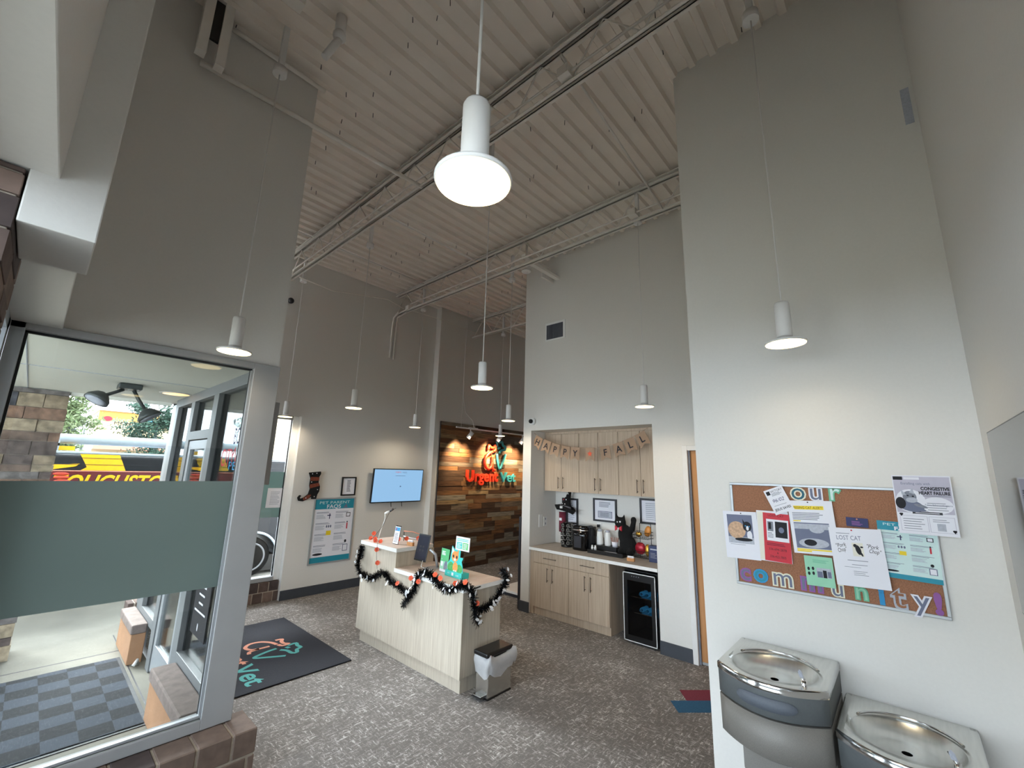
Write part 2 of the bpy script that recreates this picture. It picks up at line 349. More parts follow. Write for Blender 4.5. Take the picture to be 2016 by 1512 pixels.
# ================================================================= the room shell
w = M['wall']
S('floor', MB().box((-0.5, -0.6, -0.12), (9.3, 3.44, 0), M['carpet']).box((1.2, 3.44, -0.12), (9.3, 7.35, 0), M['carpet']), loc=(0, 0, 0))
# fluted steel deck ceiling: ribs run along X
mb = MB(); prof = []; y = -0.6; pitch = 0.168
while y < 7.6:
    prof += [(y, CEIL), (y+0.046, CEIL), (y+0.064, CEIL+0.038), (y+0.15, CEIL+0.038)]; y += pitch
vs = [(-0.7, p[0], p[1]) for p in prof]+[(9.3, p[0], p[1]) for p in prof]; n = len(prof)
mb.add(vs, [(k, k+1, n+k+1, n+k) for k in range(n-1)], M['deck'])
mb.box((-0.7, -0.6, CEIL+0.05), (9.3, 7.7, CEIL+0.12), M['deck'])
S('ceiling', mb, loc=(4, 3, CEIL))
# wall above the window and the television wall
mb = MB().box((2.85, 7.2, 0), (5.44, 7.5, 5.6), w).box((1.0, 7.2, 2.8), (2.85, 7.5, 5.6), w)
S('wall_far', mb)
mb = MB().box((5.44, 7.04, 0), (5.56, 7.5, 5.6), M['wall']).box((5.56, 7.06, 0), (9.3, 7.5, 5.6), w)
S('wall_logo', mb)
S('wall_end', MB().box((9.1, -0.6, 0), (9.3, 7.5, 5.6), w))
# kitchenette wall with its niche and the door beside it
mb = MB().box((5.2, 4.27, 0), (5.98, 4.43, 5.6), w).box((5.2, 2.29, 2.64), (5.98, 4.27, 5.6), w)
mb.box((5.86, 2.29, 0), (5.98, 4.27, 2.64), w).box((5.2, 1.92, 0), (5.98, 2.29, 5.6), w)
mb.box((5.2, 0.9, 2.36), (5.35, 1.92, 5.6), w).box((5.2, -0.45, 0), (5.35, 0.9, 5.6), w)
S('wall_kitchenette', mb)
S('wall_right', MB().box((3.25, -0.45, 0), (3.42, 1.105, 5.6), w))
S('wall_near', MB().box((-0.6, -0.6, 0), (9.3, -0.33, 5.6), w))
# wall above the entrance glazing; its underside is the porch soffit
mb = MB().box((-3.0, 3.6, 2.76), (1.2, 7.0, 5.6), w)
S('wall_entrance', mb)
# left wall: head over the windows, the boxed column and the low soffit
mb = MB().prism([(-0.6, -0.5), (-0.16, -0.5), (-0.079, 1.75), (-0.6, 1.75)], 2.81, 5.6, w).box((-0.139, 1.75, 2.65), (0.024, 2.1, 5.6), w).box((-0.6, 1.752, 2.812), (-0.139, 2.1, 5.6), w).box((-0.6, 2.1, 2.75), (0.0, 3.6, 5.6), w)
S('wall_left', mb, bevel=0.004)
# baseboards
S('baseboard_far', MB().box((2.85, 7.185, 0), (5.44, 7.2, 0.14), M['base']))
S('baseboard_logo', MB().box((5.428, 7.025, 0), (5.56, 7.2, 0.14), M['base']))
mb = MB().box((5.185, 1.92, 0), (5.2, 2.29, 0.14), M['base'])
S('baseboard_kitchenette', mb)
S('baseboard_pier', MB().box((5.18, 4.26, 0), (5.2, 4.445, 0.14), M['base']).box((5.2, 4.43, 0), (5.98, 4.445, 0.14), M['base']))
S('baseboard_right', MB().box((3.238, -0.33, 0), (3.25, 1.105, 0.14), M['base']))
# floor inlay of two slanting carpet stripes
def fl(px, py): p = at(2, 0.0, px, py); return (p.x, p.y)
a, b, c, d = fl(1338, 1359), fl(1405, 1359), fl(1405, 1380), fl(1352, 1380)
e, f, g, h = fl(1320, 1380), fl(1407, 1380), fl(1409, 1403), fl(1336, 1403)
S('trim_1', MB().prism([d, c, b, a], 0.0, 0.003, M['rug_red']), loc=(4.3, 1.75, 0))
S('trim_2', MB().prism([h, g, f, e], 0.0, 0.003, M['rug_blue']), loc=(4.3, 1.75, 0))

# ---------------- brick sills under the glazing
def bricks(mb, x0, x1, yf, depth, z0, z1, rows=2, L=0.19, axis='x'):
    rh = (z1-z0)/rows; r = random.Random(5)
    def B(a, b, m): mb.box(a, b, m) if axis == 'x' else mb.box((a[1], a[0], a[2]), (b[1], b[0], b[2]), m)
    B((x0+0.004, yf+0.006, z0), (x1-0.004, yf+depth-0.004, z1-0.012), M['mortar'])
    for k in range(rows):
        x = x0-(L/2 if k % 2 else 0)
        while x < x1:
            a, b = max(x, x0), min(x+L-0.011, x1)
            if b-a > 0.02: B((a, yf+r.uniform(0, 0.003), z0+k*rh+0.006), (b, yf+depth, z0+(k+1)*rh-0.006), r.choice(M['bricks']))
            x += L
S('wall_sill_entrance', (lambda m: (bricks(m, -0.45, 1.3, 3.36, 0.3, 0, 0.31), m)[1])(MB()), bevel=0.006, seg=1)
S('wall_sill_far', (lambda m: (bricks(m, 1.1, 2.85, 7.26, 0.24, 0, 0.29, L=0.14), m)[1])(MB()), bevel=0.005, seg=1)

# ---------------- glazing
AL = M['alu_grey']
def pane_box(mb, a, b): mb.box(a, b, M['glass'])
# window 1: the big pane looking out over the porch
win = S('window_1', MB().box((1.02, 3.56, 0.31), (1.2, 3.68, 2.76), AL).box((-0.26, 3.56, 2.715), (1.02, 3.68, 2.76), AL)
    .box((-0.2, 3.56, 0.31), (1.02, 3.68, 0.372), AL).box((-0.2, 3.56, 0.31), (-0.14, 3.68, 2.76), M['alu']), loc=(0.5, 3.6, 0.31), bevel=0.003)
g = MB().box((-0.14, 3.615, 0.372), (1.02, 3.621, 2.715), M['glass_dim']).build('pane', win)
k = MB(); t = 0.012
k.box((-0.14, 3.605, 2.703), (1.02, 3.631, 2.715), M['gasket']).box((-0.14, 3.605, 0.372), (1.02, 3.631, 0.384), M['gasket'])
k.box((-0.14, 3.605, 0.372), (-0.128, 3.631, 2.715), M['gasket']).box((1.008, 3.605, 0.372), (1.02, 3.631, 2.715), M['gasket']).build('gasket', win)
MB().box((-0.128, 3.611, 1.17), (1.008, 3.6125, 1.88), M['film']).build('window_film', win, label='unseen frosted band added to dim the daylight')
bd = MB().box((1.006, 3.575, 0.384), (1.03, 3.60, 2.7), M['alu']).box((-0.13, 3.57, 0.384), (1.03, 3.6, 0.398), M['alu']).build('glazing_bead', win)
# window 2: the glazing to the left, mostly out of view
win2 = S('window_2', MB().box((-0.26, 2.35, 2.68), (-0.2, 3.56, 2.75), M['alu']).box((-0.26, 3.44, 0.31), (-0.2, 3.56, 2.75), M['alu'])
    .box((-0.26, 2.35, 0.31), (-0.2, 3.56, 0.38), M['alu']).box((-0.26, 2.35, 0.31), (-0.2, 2.42, 2.75), M['alu']), loc=(-0.23, 3, 0.31))
MB().box((-0.233, 2.42, 0.38), (-0.227, 3.44, 2.68), M['glass']).build('pane', win2)
win3 = S('window_3', MB().box((-0.36, -0.33, 2.75), (-0.3, 1.75, 2.81), M['alu']).box((-0.36, -0.33, 0.31), (-0.3, 1.75, 0.38), M['alu'])
    .box((-0.36, 0.68, 0.31), (-0.3, 0.74, 2.81), M['alu']), loc=(-0.33, 0.7, 0.31))
MB().box((-0.333, -0.33, 0.38), (-0.327, 1.75, 2.75), M['glass']).build('pane', win3)
MB().box((-0.336, -0.33, 1.17), (-0.334, 1.75, 1.88), M['film']).build('window_film', win3, label='unseen frosted band added to dim the daylight')  # unseen band added to cut this window's daylight on the right wall
S('wall_sill_left', (lambda m: (bricks(m, -0.4, 3.36, -0.4, 0.2, 0, 0.31, axis='y'), m)[1])(MB()), bevel=0.005, seg=1)
# dark stone pier inside, left edge of the photo
mb = MB(); r = random.Random(3)
mb.box((-0.6, 1.76, 0), (-0.15, 2.34, 2.81), M['mortar'])
z = 0.31
while z < 2.80:
    h = min(r.choice((0.07, 0.1, 0.13)), 2.81-z); y = 1.75
    while y < 2.35:
        L = min(r.uniform(0.18, 0.4), 2.35-y); mb.box((-0.6, y, z+0.004), (-0.14+r.uniform(-0.008, 0.0), y+L-0.008, z+h-0.004), r.choice(M['bricks'])); y += L
    z += h
S('wall_pier', mb, bevel=0.006, seg=1)
# window 4: in the far wall beside the entrance
win4 = S('window_4', MB().box((2.76, 7.3, 0.29), (2.85, 7.4, 2.8), M['white']).box((1.2, 7.3, 2.735), (2.76, 7.4, 2.8), AL).box((1.2, 7.28, 0.29), (2.76, 7.4, 0.35), M['alu'])
    .box((1.2, 7.3, 0.29), (1.27, 7.4, 2.8), AL).box((2.1, 7.3, 0.29), (2.14, 7.4, 2.8), AL), loc=(2, 7.3, 0.29), bevel=0.002)
MB().box((1.27, 7.345, 0.35), (2.76, 7.35, 2.735), M['glass']).build('pane', win4)
MB().box((2.748, 7.335, 0.35), (2.76, 7.36, 2.735), M['gasket']).build('gasket', win4)
MB().box((1.27, 7.352, 1.21), (2.748, 7.354, 1.9), M['film']).build('window_film', win4, label='unseen frosted band added to dim the daylight')
# the storefront of the entrance, seen from outside through window 1
X0, X1 = 1.1, 1.2
A0, A1, B0, B1, C0, C1, D1 = 6.36, 6.6, 5.62, 5.8, 4.76, 4.92, 3.68
mb = MB()
mb.box((X0, D1, 2.66), (X1, A1, 2.76), M['alu_ext'])
for a, b in ((A0+0.1, A1), (B0+0.04, B1), (C0, C1)): mb.box((X0, a, 0.0), (X1, b, 2.66), M['alu_ext'])
mb.box((X0, B0-0.7, 2.24), (X1, B0+0.04, 2.33), M['alu_ext'])
mb.box((X0, D1, 0.34), (X1, C0, 0.43), M['alu_ext']).box((X0, B1, 0.34), (X1, A0+0.1, 0.43), M['alu_ext'])
sf = S('window_5', mb, loc=(1.15, 5, 0), bevel=0.003)
p = MB()
p.box((1.147, D1, 0.43), (1.153, C0, 2.66), M['glass']); p.build('pane', sf)
MB().box((1.147, C1, 2.33), (1.153, B0+0.04, 2.66), M['glass']).build('pane', sf)
MB().box((1.147, B1, 0.43), (1.153, A0+0.1, 2.66), M['glass']).build('pane', sf)
MB().box((1.14, C0-0.02, 0.43), (1.16, C0, 2.66), M['gasket']).box((1.14, B0+0.02, 2.33), (1.16, B0+0.04, 2.66), M['gasket']).box((1.14, A0+0.08, 0.43), (1.16, A0+0.1, 2.66), M['gasket']).build('gasket', sf)
dr = S('door_1', MB().box((X0+0.01, C1+0.01, 0.02), (X1-0.03, C1+0.09, 2.23), M['alu']).box((X0+0.01, B0-0.05, 0.02), (X1-0.03, B0+0.03, 2.23), M['alu'])
    .box((X0+0.01, C1+0.09, 2.14), (X1-0.03, B0-0.05, 2.23), M['alu']).box((X0+0.01, C1+0.09, 0.02), (X1-0.03, B0-0.05, 0.26), M['alu']), loc=(1.13, 5.2, 0.02), bevel=0.003)
MB().box((1.13, C1+0.09, 0.26), (1.136, B0-0.05, 2.14), M['glass']).build('pane', dr)
MB().tube([(1.07, 5.0, 0.95), (1.04, 5.0, 0.98), (1.04, 5.0, 1.2), (1.07, 5.0, 1.23)], 0.012, M['alu']).build('door_handle', dr)
MB().tube([(1.125, 5.6, 0.9), (1.11, 5.6, 0.95)], 0.01, M['alu']).build('bracket', dr)
S('trim_3', MB().box((1.2, 3.68, 2.72), (1.215, 7.2, 2.76), AL).box((1.185, 6.6, 0), (1.2, 7.3, 2.76), M['alu_ext']), loc=(1.15, 5, 2.7))
# painted lettering and the hours sign on the near storefront pane (seen from outside)
fr = FR((1.145, 4.66, 0), (0, -1, 0), UZ)
def px2(x, y): p = at(0, 1.145, x, y); return (4.66-p.y, p.z)
mb = MB()
u, v = px2(478, 857); mb.text('BOOT', u-0.05, v, 0.2, M['navy'], fr, width=0.34)
u, v = px2(452, 901); mb.text('CITY', u-0.06, v, 0.22, M['red'], fr, width=0.36)
u, v = px2(481, 897); mb.text('VISITIN', u-0.05, v, 0.22, M['red'], fr, width=0.42)
u, v = px2(462, 910)
mb.text('PETS', u+0.05, v-0.03, 0.1, M['sky'], fr, width=0.4)
mb.build('glass_lettering', sf, label='red and blue painted window lettering')
# dark hours sign low on the pane
sg = MB(); a = at(0, 1.14, 391, 1240); b = at(0, 1.14, 413, 1285); c = at(0, 1.14, 396, 1160); d = at(0, 1.14, 424, 1190)
y0, y1 = 4.62, 4.2; z0, z1 = 0.62, 1.22
sg = MB().box((1.138, y1, z0), (1.146, y0, z1), M['dark']); f2 = FR((1.137, y0, z0), (0, -1, 0), UZ)
for k, (a_, b_) in enumerate(((0.1, 0.32), (0.06, 0.34), (0.1, 0.3), (0.12, 0.28), (0.14, 0.26), (0.05, 0.36))):
    sg.rect(a_, 0.5-k*0.065, b_, 0.515-k*0.065, M['paper'], f2, 0.0005)
sg.oval(0.2, 0.07, 0.012, 0.03, M['paper'], f2, 0.0005)
sg.build('hours_sign', sf, label='dark grey opening hours sign with white lines')

# interior maple door next to the kitchenette
mb = MB().box((5.185, 1.865, 0), (5.36, 1.925, 2.358), M['white_matte']).box((5.185, 0.93, 2.30), (5.36, 1.865, 2.358), M['white_matte']).box((5.185, 0.87, 0), (5.36, 0.93, 2.358), M['white_matte'])
mb.box((5.215, 1.845, 0), (5.24, 1.865, 2.3), M['inkgrey'])
S('trim_4', mb, bevel=0.004, loc=(5.26, 1.4, 0))
dr = S('door_2', MB().box((5.245, 0.932, 0.03), (5.29, 1.862, 2.298), M['doorwood']), loc=(5.27, 1.4, 0))
MB().box((5.24, 0.932, 0.005), (5.29, 1.862, 0.03), M['alu']).build('door_sweep', dr)
MB().cyl((5.245, 1.0, 1.0), (5.19, 1.0, 1.0), 0.01, M['chrome']).cyl((5.19, 1.0, 1.0), (5.19, 1.12, 1.0), 0.009, M['chrome']).build('door_handle', dr)

# reclaimed plank cladding
mb = MB(); r = random.Random(11); z = 0.0
mb.box((5.6, 7.034, 0.0), (8.9, 7.0595, 3.0), M['dark'])
while z < 2.99:
    h = min(r.choice((0.085, 0.1, 0.12)), 3.0-z); x = 5.6
    while x < 8.9:
        L = min(r.uniform(0.3, 1.0), 8.9-x)
        mb.box((x+0.001, 7.035-r.uniform(0.003, 0.018), z+0.001), (x+L-0.001, 7.036, z+h-0.001), r.choice(M['planks'])); x += L
    z += h
mb.build('plank_cladding', label='reclaimed multicoloured wood plank wall panel behind the logo', cat='wall panel')

# ---------------- roof joists
def joist(x, y0, y1, phase, label):
    t = thing('roof_joist', (x, (y0+y1)/2, CEIL-0.45), label, 'roof joist', 'white open web roof joists')
    zt, zb = CEIL-0.005, CEIL-0.45
    mb = MB()
    for s in (-1, 1): mb.box((x+s*0.012, y0, zt-0.05), (x+s*0.05, y1, zt-0.043), M['joist']).box((x+s*0.012, y0, zt-0.05), (x+s*0.018, y1, zt), M['joist'])
    mb.box((x-0.055, y0, zt-0.012), (x+0.055, y1, zt), M['joist'])
    mb.build('top_chord', t)
    mb = MB()
    for s in (-1, 1): mb.box((x+s*0.012, y0, zb), (x+s*0.045, y1, zb+0.006), M['joist']).box((x+s*0.012, y0, zb), (x+s*0.018, y1, zb+0.04), M['joist'])
    mb.build('bottom_chord', t)
    mb = MB(); y = y0+phase; k = 0; pts = []
    while y < y1: pts.append((x, y, zt-0.04 if k % 2 else zb+0.03)); y += 0.305; k += 1
    mb.tube(pts, 0.009, M['joist'], 6); mb.build('web', t)
    return t
joist(2.36, -0.33, 7.2, 0.1, 'white open web roof joist directly above the big lit pendant, nearest the entrance')
joist(4.43, -0.33, 7.2, 0.2, 'white open web roof joist passing just in front of the kitchenette wall')
joist(6.4, 4.43, 7.06, 0.15, 'short white roof joist visible behind the kitchenette wall corner')
# ================================================================= hanging and ceiling things
def disk_light(name, loc, size, watts, color, parent=None):
    l = bpy.data.lights.new(name, 'AREA'); l.shape = 'DISK'; l.size = size; l.energy = watts; l.color = color; l.spread = math.radians(150)
    o = bpy.data.objects.new(name, l); COL.objects.link(o); o.location = loc
    if parent: o.parent = parent
    return o
ZP = 2.745
def make_pendant():
    t = thing('pendant_lamp', (0, 0, ZP), 'x', 'pendant lamp', 'white trumpet pendant lamps')
    MB().lathe([(0.0385, 0.02), (0.0385, 0.235), (0.034, 0.245), (0.0, 0.246)], (0, 0, ZP), M['white_matte'], n=28).build('lamp_body', t)
    MB().lathe([(0.1, 0.0), (0.1035, 0.006), (0.1035, 0.011), (0.06, 0.016), (0.042, 0.022), (0.0385, 0.04), (0.0, 0.04)], (0, 0, ZP), M['white_matte'], n=40).build('lamp_shade', t)
    MB().lathe([(0.0, 0.002), (0.096, 0.001), (0.098, -0.002), (0.05, -0.003), (0.0, -0.003)], (0, 0, ZP), M['emit_warm'], n=40).build('diffuser', t)
    MB().cyl((0, 0, ZP+0.24), (0, 0, 5.0), 0.0045, M['white_matte'], n=8).build('cord', t)
    MB().cyl((0, 0, 5.0), (0, 0, 5.06), 0.05, M['white_matte'], n=16).box((-0.02, -0.02, 5.05), (0.02, 0.02, 5.45), M['white_matte']).build('canopy', t)
    disk_light('lamp_glow', (0, 0, -0.012), 0.19, 0.38, (1.0, 0.86, 0.66), t)
    return t
pend = make_pendant()
spots = [(0.66, 0.755, 'big pendant lamp nearest the camera, glaring at the top of the photo'),
 (2.73, 0.40, 'pendant lamp hanging in front of the bare wall above the cork board'),
 (0.80, 3.27, 'pendant lamp hanging against the wall over the large porch window'),
 (2.66, 5.14, 'pendant lamp hanging left of the television, above the striped boot'),
 (4.59, 6.52, 'small far pendant lamp directly above the television'),
 (2.66, 2.78, 'pendant lamp hanging over the reception desk, in line with the big one'),
 (4.70, 4.43-0.12, 'pendant lamp just left of the kitchenette wall corner'),
 (6.67, 6.34, 'farthest pendant lamp, low in front of the plank wall track'),
 (4.46, 2.04, 'pendant lamp hanging before the wall above the happy fall banner'),
 (2.54, 7.05, 'pendant lamp at the narrow window left of the boot, half behind the mullion')]
for i, (x, y, lab) in enumerate(spots):
    o = pend if i == 0 else dup(pend); o.location = (x, y, ZP); o['label'] = lab
    if i >= 3:                      # same lamps, energy raised as added fill for the ceiling and television wall
        for ch in [c for c in COL.objects if c.parent == o and c.type == 'LIGHT']:
            ch.data = ch.data.copy(); ch.data.energy = 1.5
# track light on the plank wall
t = thing('track_light', (7.1, 6.72, 2.86), 'white ceiling-hung light track with angled spot heads before the plank wall', 'track light')
MB().box((5.75, 6.7, 2.86), (8.9, 6.735, 2.885), M['white_matte']).build('rail', t)
MB().tube([(5.88, 6.72, 2.88), (5.88, 6.72, CEIL)], 0.002, M['white_matte'], 6).build('hanger_wire', t)
MB().tube([(6.25, 6.72, 2.9), (6.2, 6.72, 3.05), (5.98, 6.72, 3.2), (5.9, 6.72, 3.5), (5.89, 6.72, 4.3), (5.92, 6.72, CEIL)], 0.006, M['white_matte'], 8).build('power_cord', t)
MB().box((6.1, 6.7, 2.885), (6.35, 6.735, 2.9), M['white_matte']).build('feed', t)
hx = [6.15, 7.05, 7.85, 8.6]
for x in hx:
    h = MB().cyl((x, 6.72, 2.86), (x, 6.72, 2.79), 0.012, M['white_matte']).cyl((x+0.04, 6.70, 2.80), (x-0.03, 6.76, 2.67), 0.045, M['white_matte'], n=20).build('spot_head', t)
    l = bpy.data.lights.new('spot_beam', 'SPOT'); l.energy = 60; l.color = (1.0, 0.76, 0.45); l.spot_size = math.radians(78); l.spot_blend = 1.0; l.shadow_soft_size = 0.03
    o = bpy.data.objects.new('spot_beam', l); COL.objects.link(o); o.location = (x-0.05, 6.60, 2.70); o.rotation_euler = Vector((0.0, 0.45, -0.42)).to_track_quat('-Z', 'Y').to_euler()
# smoke detector, junction boxes, conduits, bridging
sp = at(2, 5.0, 1036, 536)
t = thing('smoke_detector', sp, 'round white smoke detector hanging at the kitchenette wall corner', 'smoke detector')
MB().lathe([(0.03, 0.0), (0.07, 0.004), (0.075, 0.02), (0.0, 0.024)], sp, M['white'], n=28).build('detector_body', t)
MB().lathe([(0.0, -0.006), (0.03, -0.004), (0.032, 0.0), (0.0, 0.001)], sp, M['white_matte'], n=20).build('sensor', t)
MB().cyl(sp+Vector((0, 0, 0.024)), (sp.x, sp.y, CEIL), 0.02, M['joist']).build('mounting_stem', t)
def conduit(pts, r, label, name='conduit', fit=None):
    t = MB().tube(pts, r, M['joist'], 8)
    for q in fit or (): t.box((q[0]-0.05, q[1]-0.05, q[2]-0.04), (q[0]+0.05, q[1]+0.05, q[2]+0.04), M['joist'])
    return t.build(name, label=label, cat='conduit')
zc = 5.06
conduit([(4.34, -0.3, zc+0.02), (4.34, 6.6, zc+0.02)], 0.011, 'thin white conduit running beside the joist along the kitchenette wall', fit=[(4.34, 2.04, zc+0.02)])
conduit([(4.30, 6.9, 4.98), (4.34, 7.13, 4.93), (4.345, 7.165, 4.75), (4.345, 7.175, 4.12)], 0.017, 'inner of two bent white conduits dropping down the television wall')
conduit([(4.40, 6.8, 4.98), (4.42, 7.13, 4.95), (4.425, 7.165, 4.75), (4.425, 7.175, 4.10)], 0.017, 'outer of two bent white conduits dropping down the television wall')
conduit([(2.42, 6.9, 5.0), (3.0, 6.95, 4.98), (3.3, 6.98, 5.05), (4.1, 7.0, 5.2), (4.4, 6.9, 5.08)], 0.011, 'sagging white conduit between the two joists by the television wall', fit=[(4.42, 6.75, 5.06)])
conduit([(4.5, 6.8, 5.05), (5.2, 6.85, 5.1), (6.3, 6.8, 5.05)], 0.008, 'white conduit running from the joist to the plank wall side')
conduit([(2.3, -0.3, 5.07), (2.3, 7.0, 5.07)], 0.010, 'thin white conduit strapped along the joist above the big pendant', fit=[(2.3, 1.6, 5.07), (2.3, 2.6, 5.07)])
conduit([(0.35, 3.54, 4.93), (2.36, 3.54, 5.02)], 0.022, 'white bridging pipe from the wall over the porch window to the joist', name='bridging_pipe')
conduit([(0.3, 3.56, 5.40), (1.25, 3.56, 5.40)], 0.02, 'white conduit high on the wall over the porch window')
conduit([(2.36, 4.9, 5.43), (6.4, 4.9, 5.43)], 0.014, 'white bridging pipe under the deck above the television side', name='bridging_pipe')
conduit([(2.36, 1.7, 5.40), (4.43, 1.7, 5.02)], 0.012, 'slanting white bridging rod between the joists near the kitchenette wall', name='bridging_pipe')
conduit([(1.2, 6.3, 5.43), (4.43, 6.3, 5.43)], 0.014, 'white bridging pipe under the deck close to the television wall', name='bridging_pipe')
mb = MB().box((4.9, 3.85, 5.02), (5.2, 3.88, 5.24), M['joist']).box((4.42, 3.8, 5.16), (5.2, 3.88, 5.20), M['joist']).box((4.42, 3.73, 5.05), (5.2, 3.8, 5.09), M['joist'])
mb.build('steel_bracket', label='white steel channel running from the joist into the kitchenette wall', cat='steel bracket')
mb = MB().box((0.30, 3.42, 4.94), (0.36, 3.5, 5.45), M['joist']).box((0.42, 3.42, 4.90), (0.48, 3.5, 5.45), M['joist']).box((0.36, 3.45, 5.1), (0.42, 3.47, 5.45), M['black'])
mb.build('steel_hanger', label='pair of white steel bars hanging beside the boxed column, top left', cat='steel bracket')
mb = MB().box((0.62, 2.9, 5.36), (0.80, 3.0, 5.45), M['joist']).build('junction_box', label='white junction box under the roof deck, top left', cat='junction box')
t = thing('camera_mount', (1.05, 2.85, 5.2), 'white ceiling mounted sensor on a tilted arm, top left under the deck', 'sensor')
MB().cyl((1.05, 2.85, 5.45), (1.05, 2.85, 5.3), 0.04, M['white_matte']).ball((1.05, 2.85, 5.27), 0.05, M['white_matte']).build('bracket', t)
MB().cyl((1.05, 2.85, 5.24), (0.98, 2.9, 5.05), 0.028, M['white_matte']).build('sensor_body', t)
# dark screw tips through the deck
scr = [(465,55),(632,133),(681,187),(735,187),(769,145),(803,90),(812,40),(861,37),(861,85),(886,6),(734,228),(673,240),(669,262),(641,292),(621,321),(742,347),(700,227),(622,380),(613,372),
 (1089,30),(1044,255),(1112,242),(1199,257),(1166,290),(1249,235),(1264,220),(1305,105),(1097,330),(1043,355),(1051,348),(1036,427),(1219,362),(1158,370),(1078,453),(1084,448),(754,440),(803,443),(836,475),(845,484),(852,478),(898,487),(920,500),(695,515),(786,545),(770,505),(780,500),(790,517),(826,502),(838,470),(770,540),(751,528),(730,541),(700,532),(844,496),(1028,545),(1027,563),(1000,577),(988,575),(962,588),(924,597),(1009,618),(981,622),(1150,22),(1135,130),(960,560),(1290,30),(1460,60)]
scw = MB().cyl((0, 0, 0), (0, 0, 0.05), 0.0032, M['black'], n=6).build('deck_screw', loc=(0, 0, 0.05), label='dark screw tip poking down through the white roof deck', cat='screw', group='screw tips under the roof deck')
for i, (px, py) in enumerate(scr):
    p = at(2, CEIL-0.03, px, py); o = scw if i == 0 else dup(scw); o.location = (p.x, p.y, CEIL-0.0); 
    o.rotation_euler = (0.1*math.sin(i*3.1), 0.1*math.cos(i*1.7), 0)
# wall vent, dome camera
t = thing('wall_vent', (5.2, 3.8, 4.05), 'white wall vent grille high above the kitchenette', 'vent')
a = at(0, 5.195, 1077, 643); b = at(0, 5.195, 1112, 664)
fr = wall_rt(4.0, 4.05, 5.198); MB().box((0, 0, 0), (0.38, 0.30, 0.008), M['white'], fr).build('frame', t)
MB().rect(0.02, 0.025, 0.34, 0.265, M['dark'], fr, 0.0082).build('opening', t)
g = MB()
for k in range(22): g.box((0.025+k*0.0145, 0.025, 0.008), (0.029+k*0.0145, 0.265, 0.013), M['inkgrey'], fr)
g.build('louvre', t)
p = at(0, 5.2, 1050, 830)
t = thing('security_camera', p, 'white dome security camera with black eye beside the kitchenette', 'security camera')
MB().cyl(p, p+Vector((-0.04, 0, 0)), 0.055, M['white'], n=24).build('housing', t)
MB().ball(p+Vector((-0.055, 0.008, 0)), 0.035, M['black'], n=18).build('lens', t)
p = at(1, 7.2, 571, 593); MB().ball(p+Vector((0, -0.04, 0)), 0.05, M['black']).build('dome_camera', label='black dome camera high at the left end of the television wall', cat='security camera')
# faint high wall outline on the bare wall
t = MB().box((3.243, -0.31, 4.15), (3.2495, -0.27, 4.4), M['inklight']).build('wall_cover', label='small pale cover strip high on the bare wall, top right', cat='wall plate')

# ================================================================= reception desk
RD = math.radians(-3.5)
t = thing('reception_desk', (2.93, 3.20, 0), 'pale oak two level reception desk with white edged tops', 'desk')
DL, DW = 1.87, 0.53          # length along Y, depth along X
o3 = Vector((2.93, 3.2, 0))
def D(x, y, z): return (2.93+x, 3.2+y, z)
MB().box(D(0.015, 0.01, 0.13), D(DW, 1.14, 0.868), M['lam']).box(D(0.015, 1.14, 0.13), D(DW, DL-0.02, 1.073), M['lam']).build('cabinet_body', t, bevel=0.002)
MB().box(D(0.035, 0.03, 0.0), D(DW-0.02, DL-0.05, 0.13), M['lam']).build('plinth', t)
MB().box(D(0.0, 0.0, 0.13), D(0.015, DL, 0.868), M['lam']).box(D(0.0, 1.14, 0.868), D(0.015, DL, 1.073), M['lam']).build('front_panel', t)
def slab(name, x0, y0, x1, y1, z0, z1, topm):
    m = MB().box(D(x0, y0, z0), D(x1, y1, z1), M['white']); m.rect(x0+2.93, y0+3.2, x1+2.93, y1+3.2, topm, FR((0, 0, z1), (1, 0, 0), (0, 1, 0)), 0.0004); return m.build(name, t)
slab('low_counter', -0.015, -0.02, DW+0.01, 1.14, 0.872, 0.912, M['top'])
slab('high_counter', -0.015, 1.12, 0.50, DL+0.03, 1.077, 1.118, M['top'])
MB().cyl(D(0.12, -0.022, 0.892), D(0.2, -0.022, 0.897), 0.006, M['black']).build('cable_grommet', t)

# tinsel garland
def dp(x, y, dx=0.0): p = at(0, 2.90, 680+x/3.78, 1000+y/3.78); return p
gp = [dp(122, 290), dp(108, 360), dp(98, 430), dp(115, 480), dp(170, 515), dp(220, 515), (dp(260, 490)), dp(305, 490), dp(340, 545), dp(390, 575), dp(440, 620), dp(485, 635), dp(520, 600), dp(530, 545), dp(545, 500), dp(585, 480), dp(640, 500), dp(690, 560), dp(740, 605), dp(790, 610), dp(840, 585), dp(880, 575)]
def ds(x, y): return at(1, 3.165, 680+x/3.78, 1000+y/3.78)
gp += [ds(925, 610), ds(945, 660), ds(955, 720), ds(1000, 755), ds(1060, 725), ds(1110, 680), ds(1150, 620), ds(1185, 570), ds(1195, 510), ds(1170, 465)]
tails = [[dp(485, 630), dp(465, 680), dp(432, 725)], [ds(955, 720), ds(965, 790), ds(985, 860)]]
def resample(P, step):
    P = [Vector(p) for p in P]; sm = []
    for i in range(len(P)-1):
        a, b, c, d = P[max(i-1, 0)], P[i], P[i+1], P[min(i+2, len(P)-1)]
        n = max(2, int((c-b).length/step))
        for k in range(n):
            u = k/n; sm.append(0.5*((2*b)+(c-a)*u+(2*a-5*b+4*c-d)*u*u+(3*b-a-3*c+d)*u**3))
    return sm+[P[-1]]
t = thing('tinsel_garland', (2.9, 3.7, 0.8), 'black tinsel garland with silver leaves draped around the reception desk', 'garland')
r = random.Random(21); mb = MB(); sv = MB()
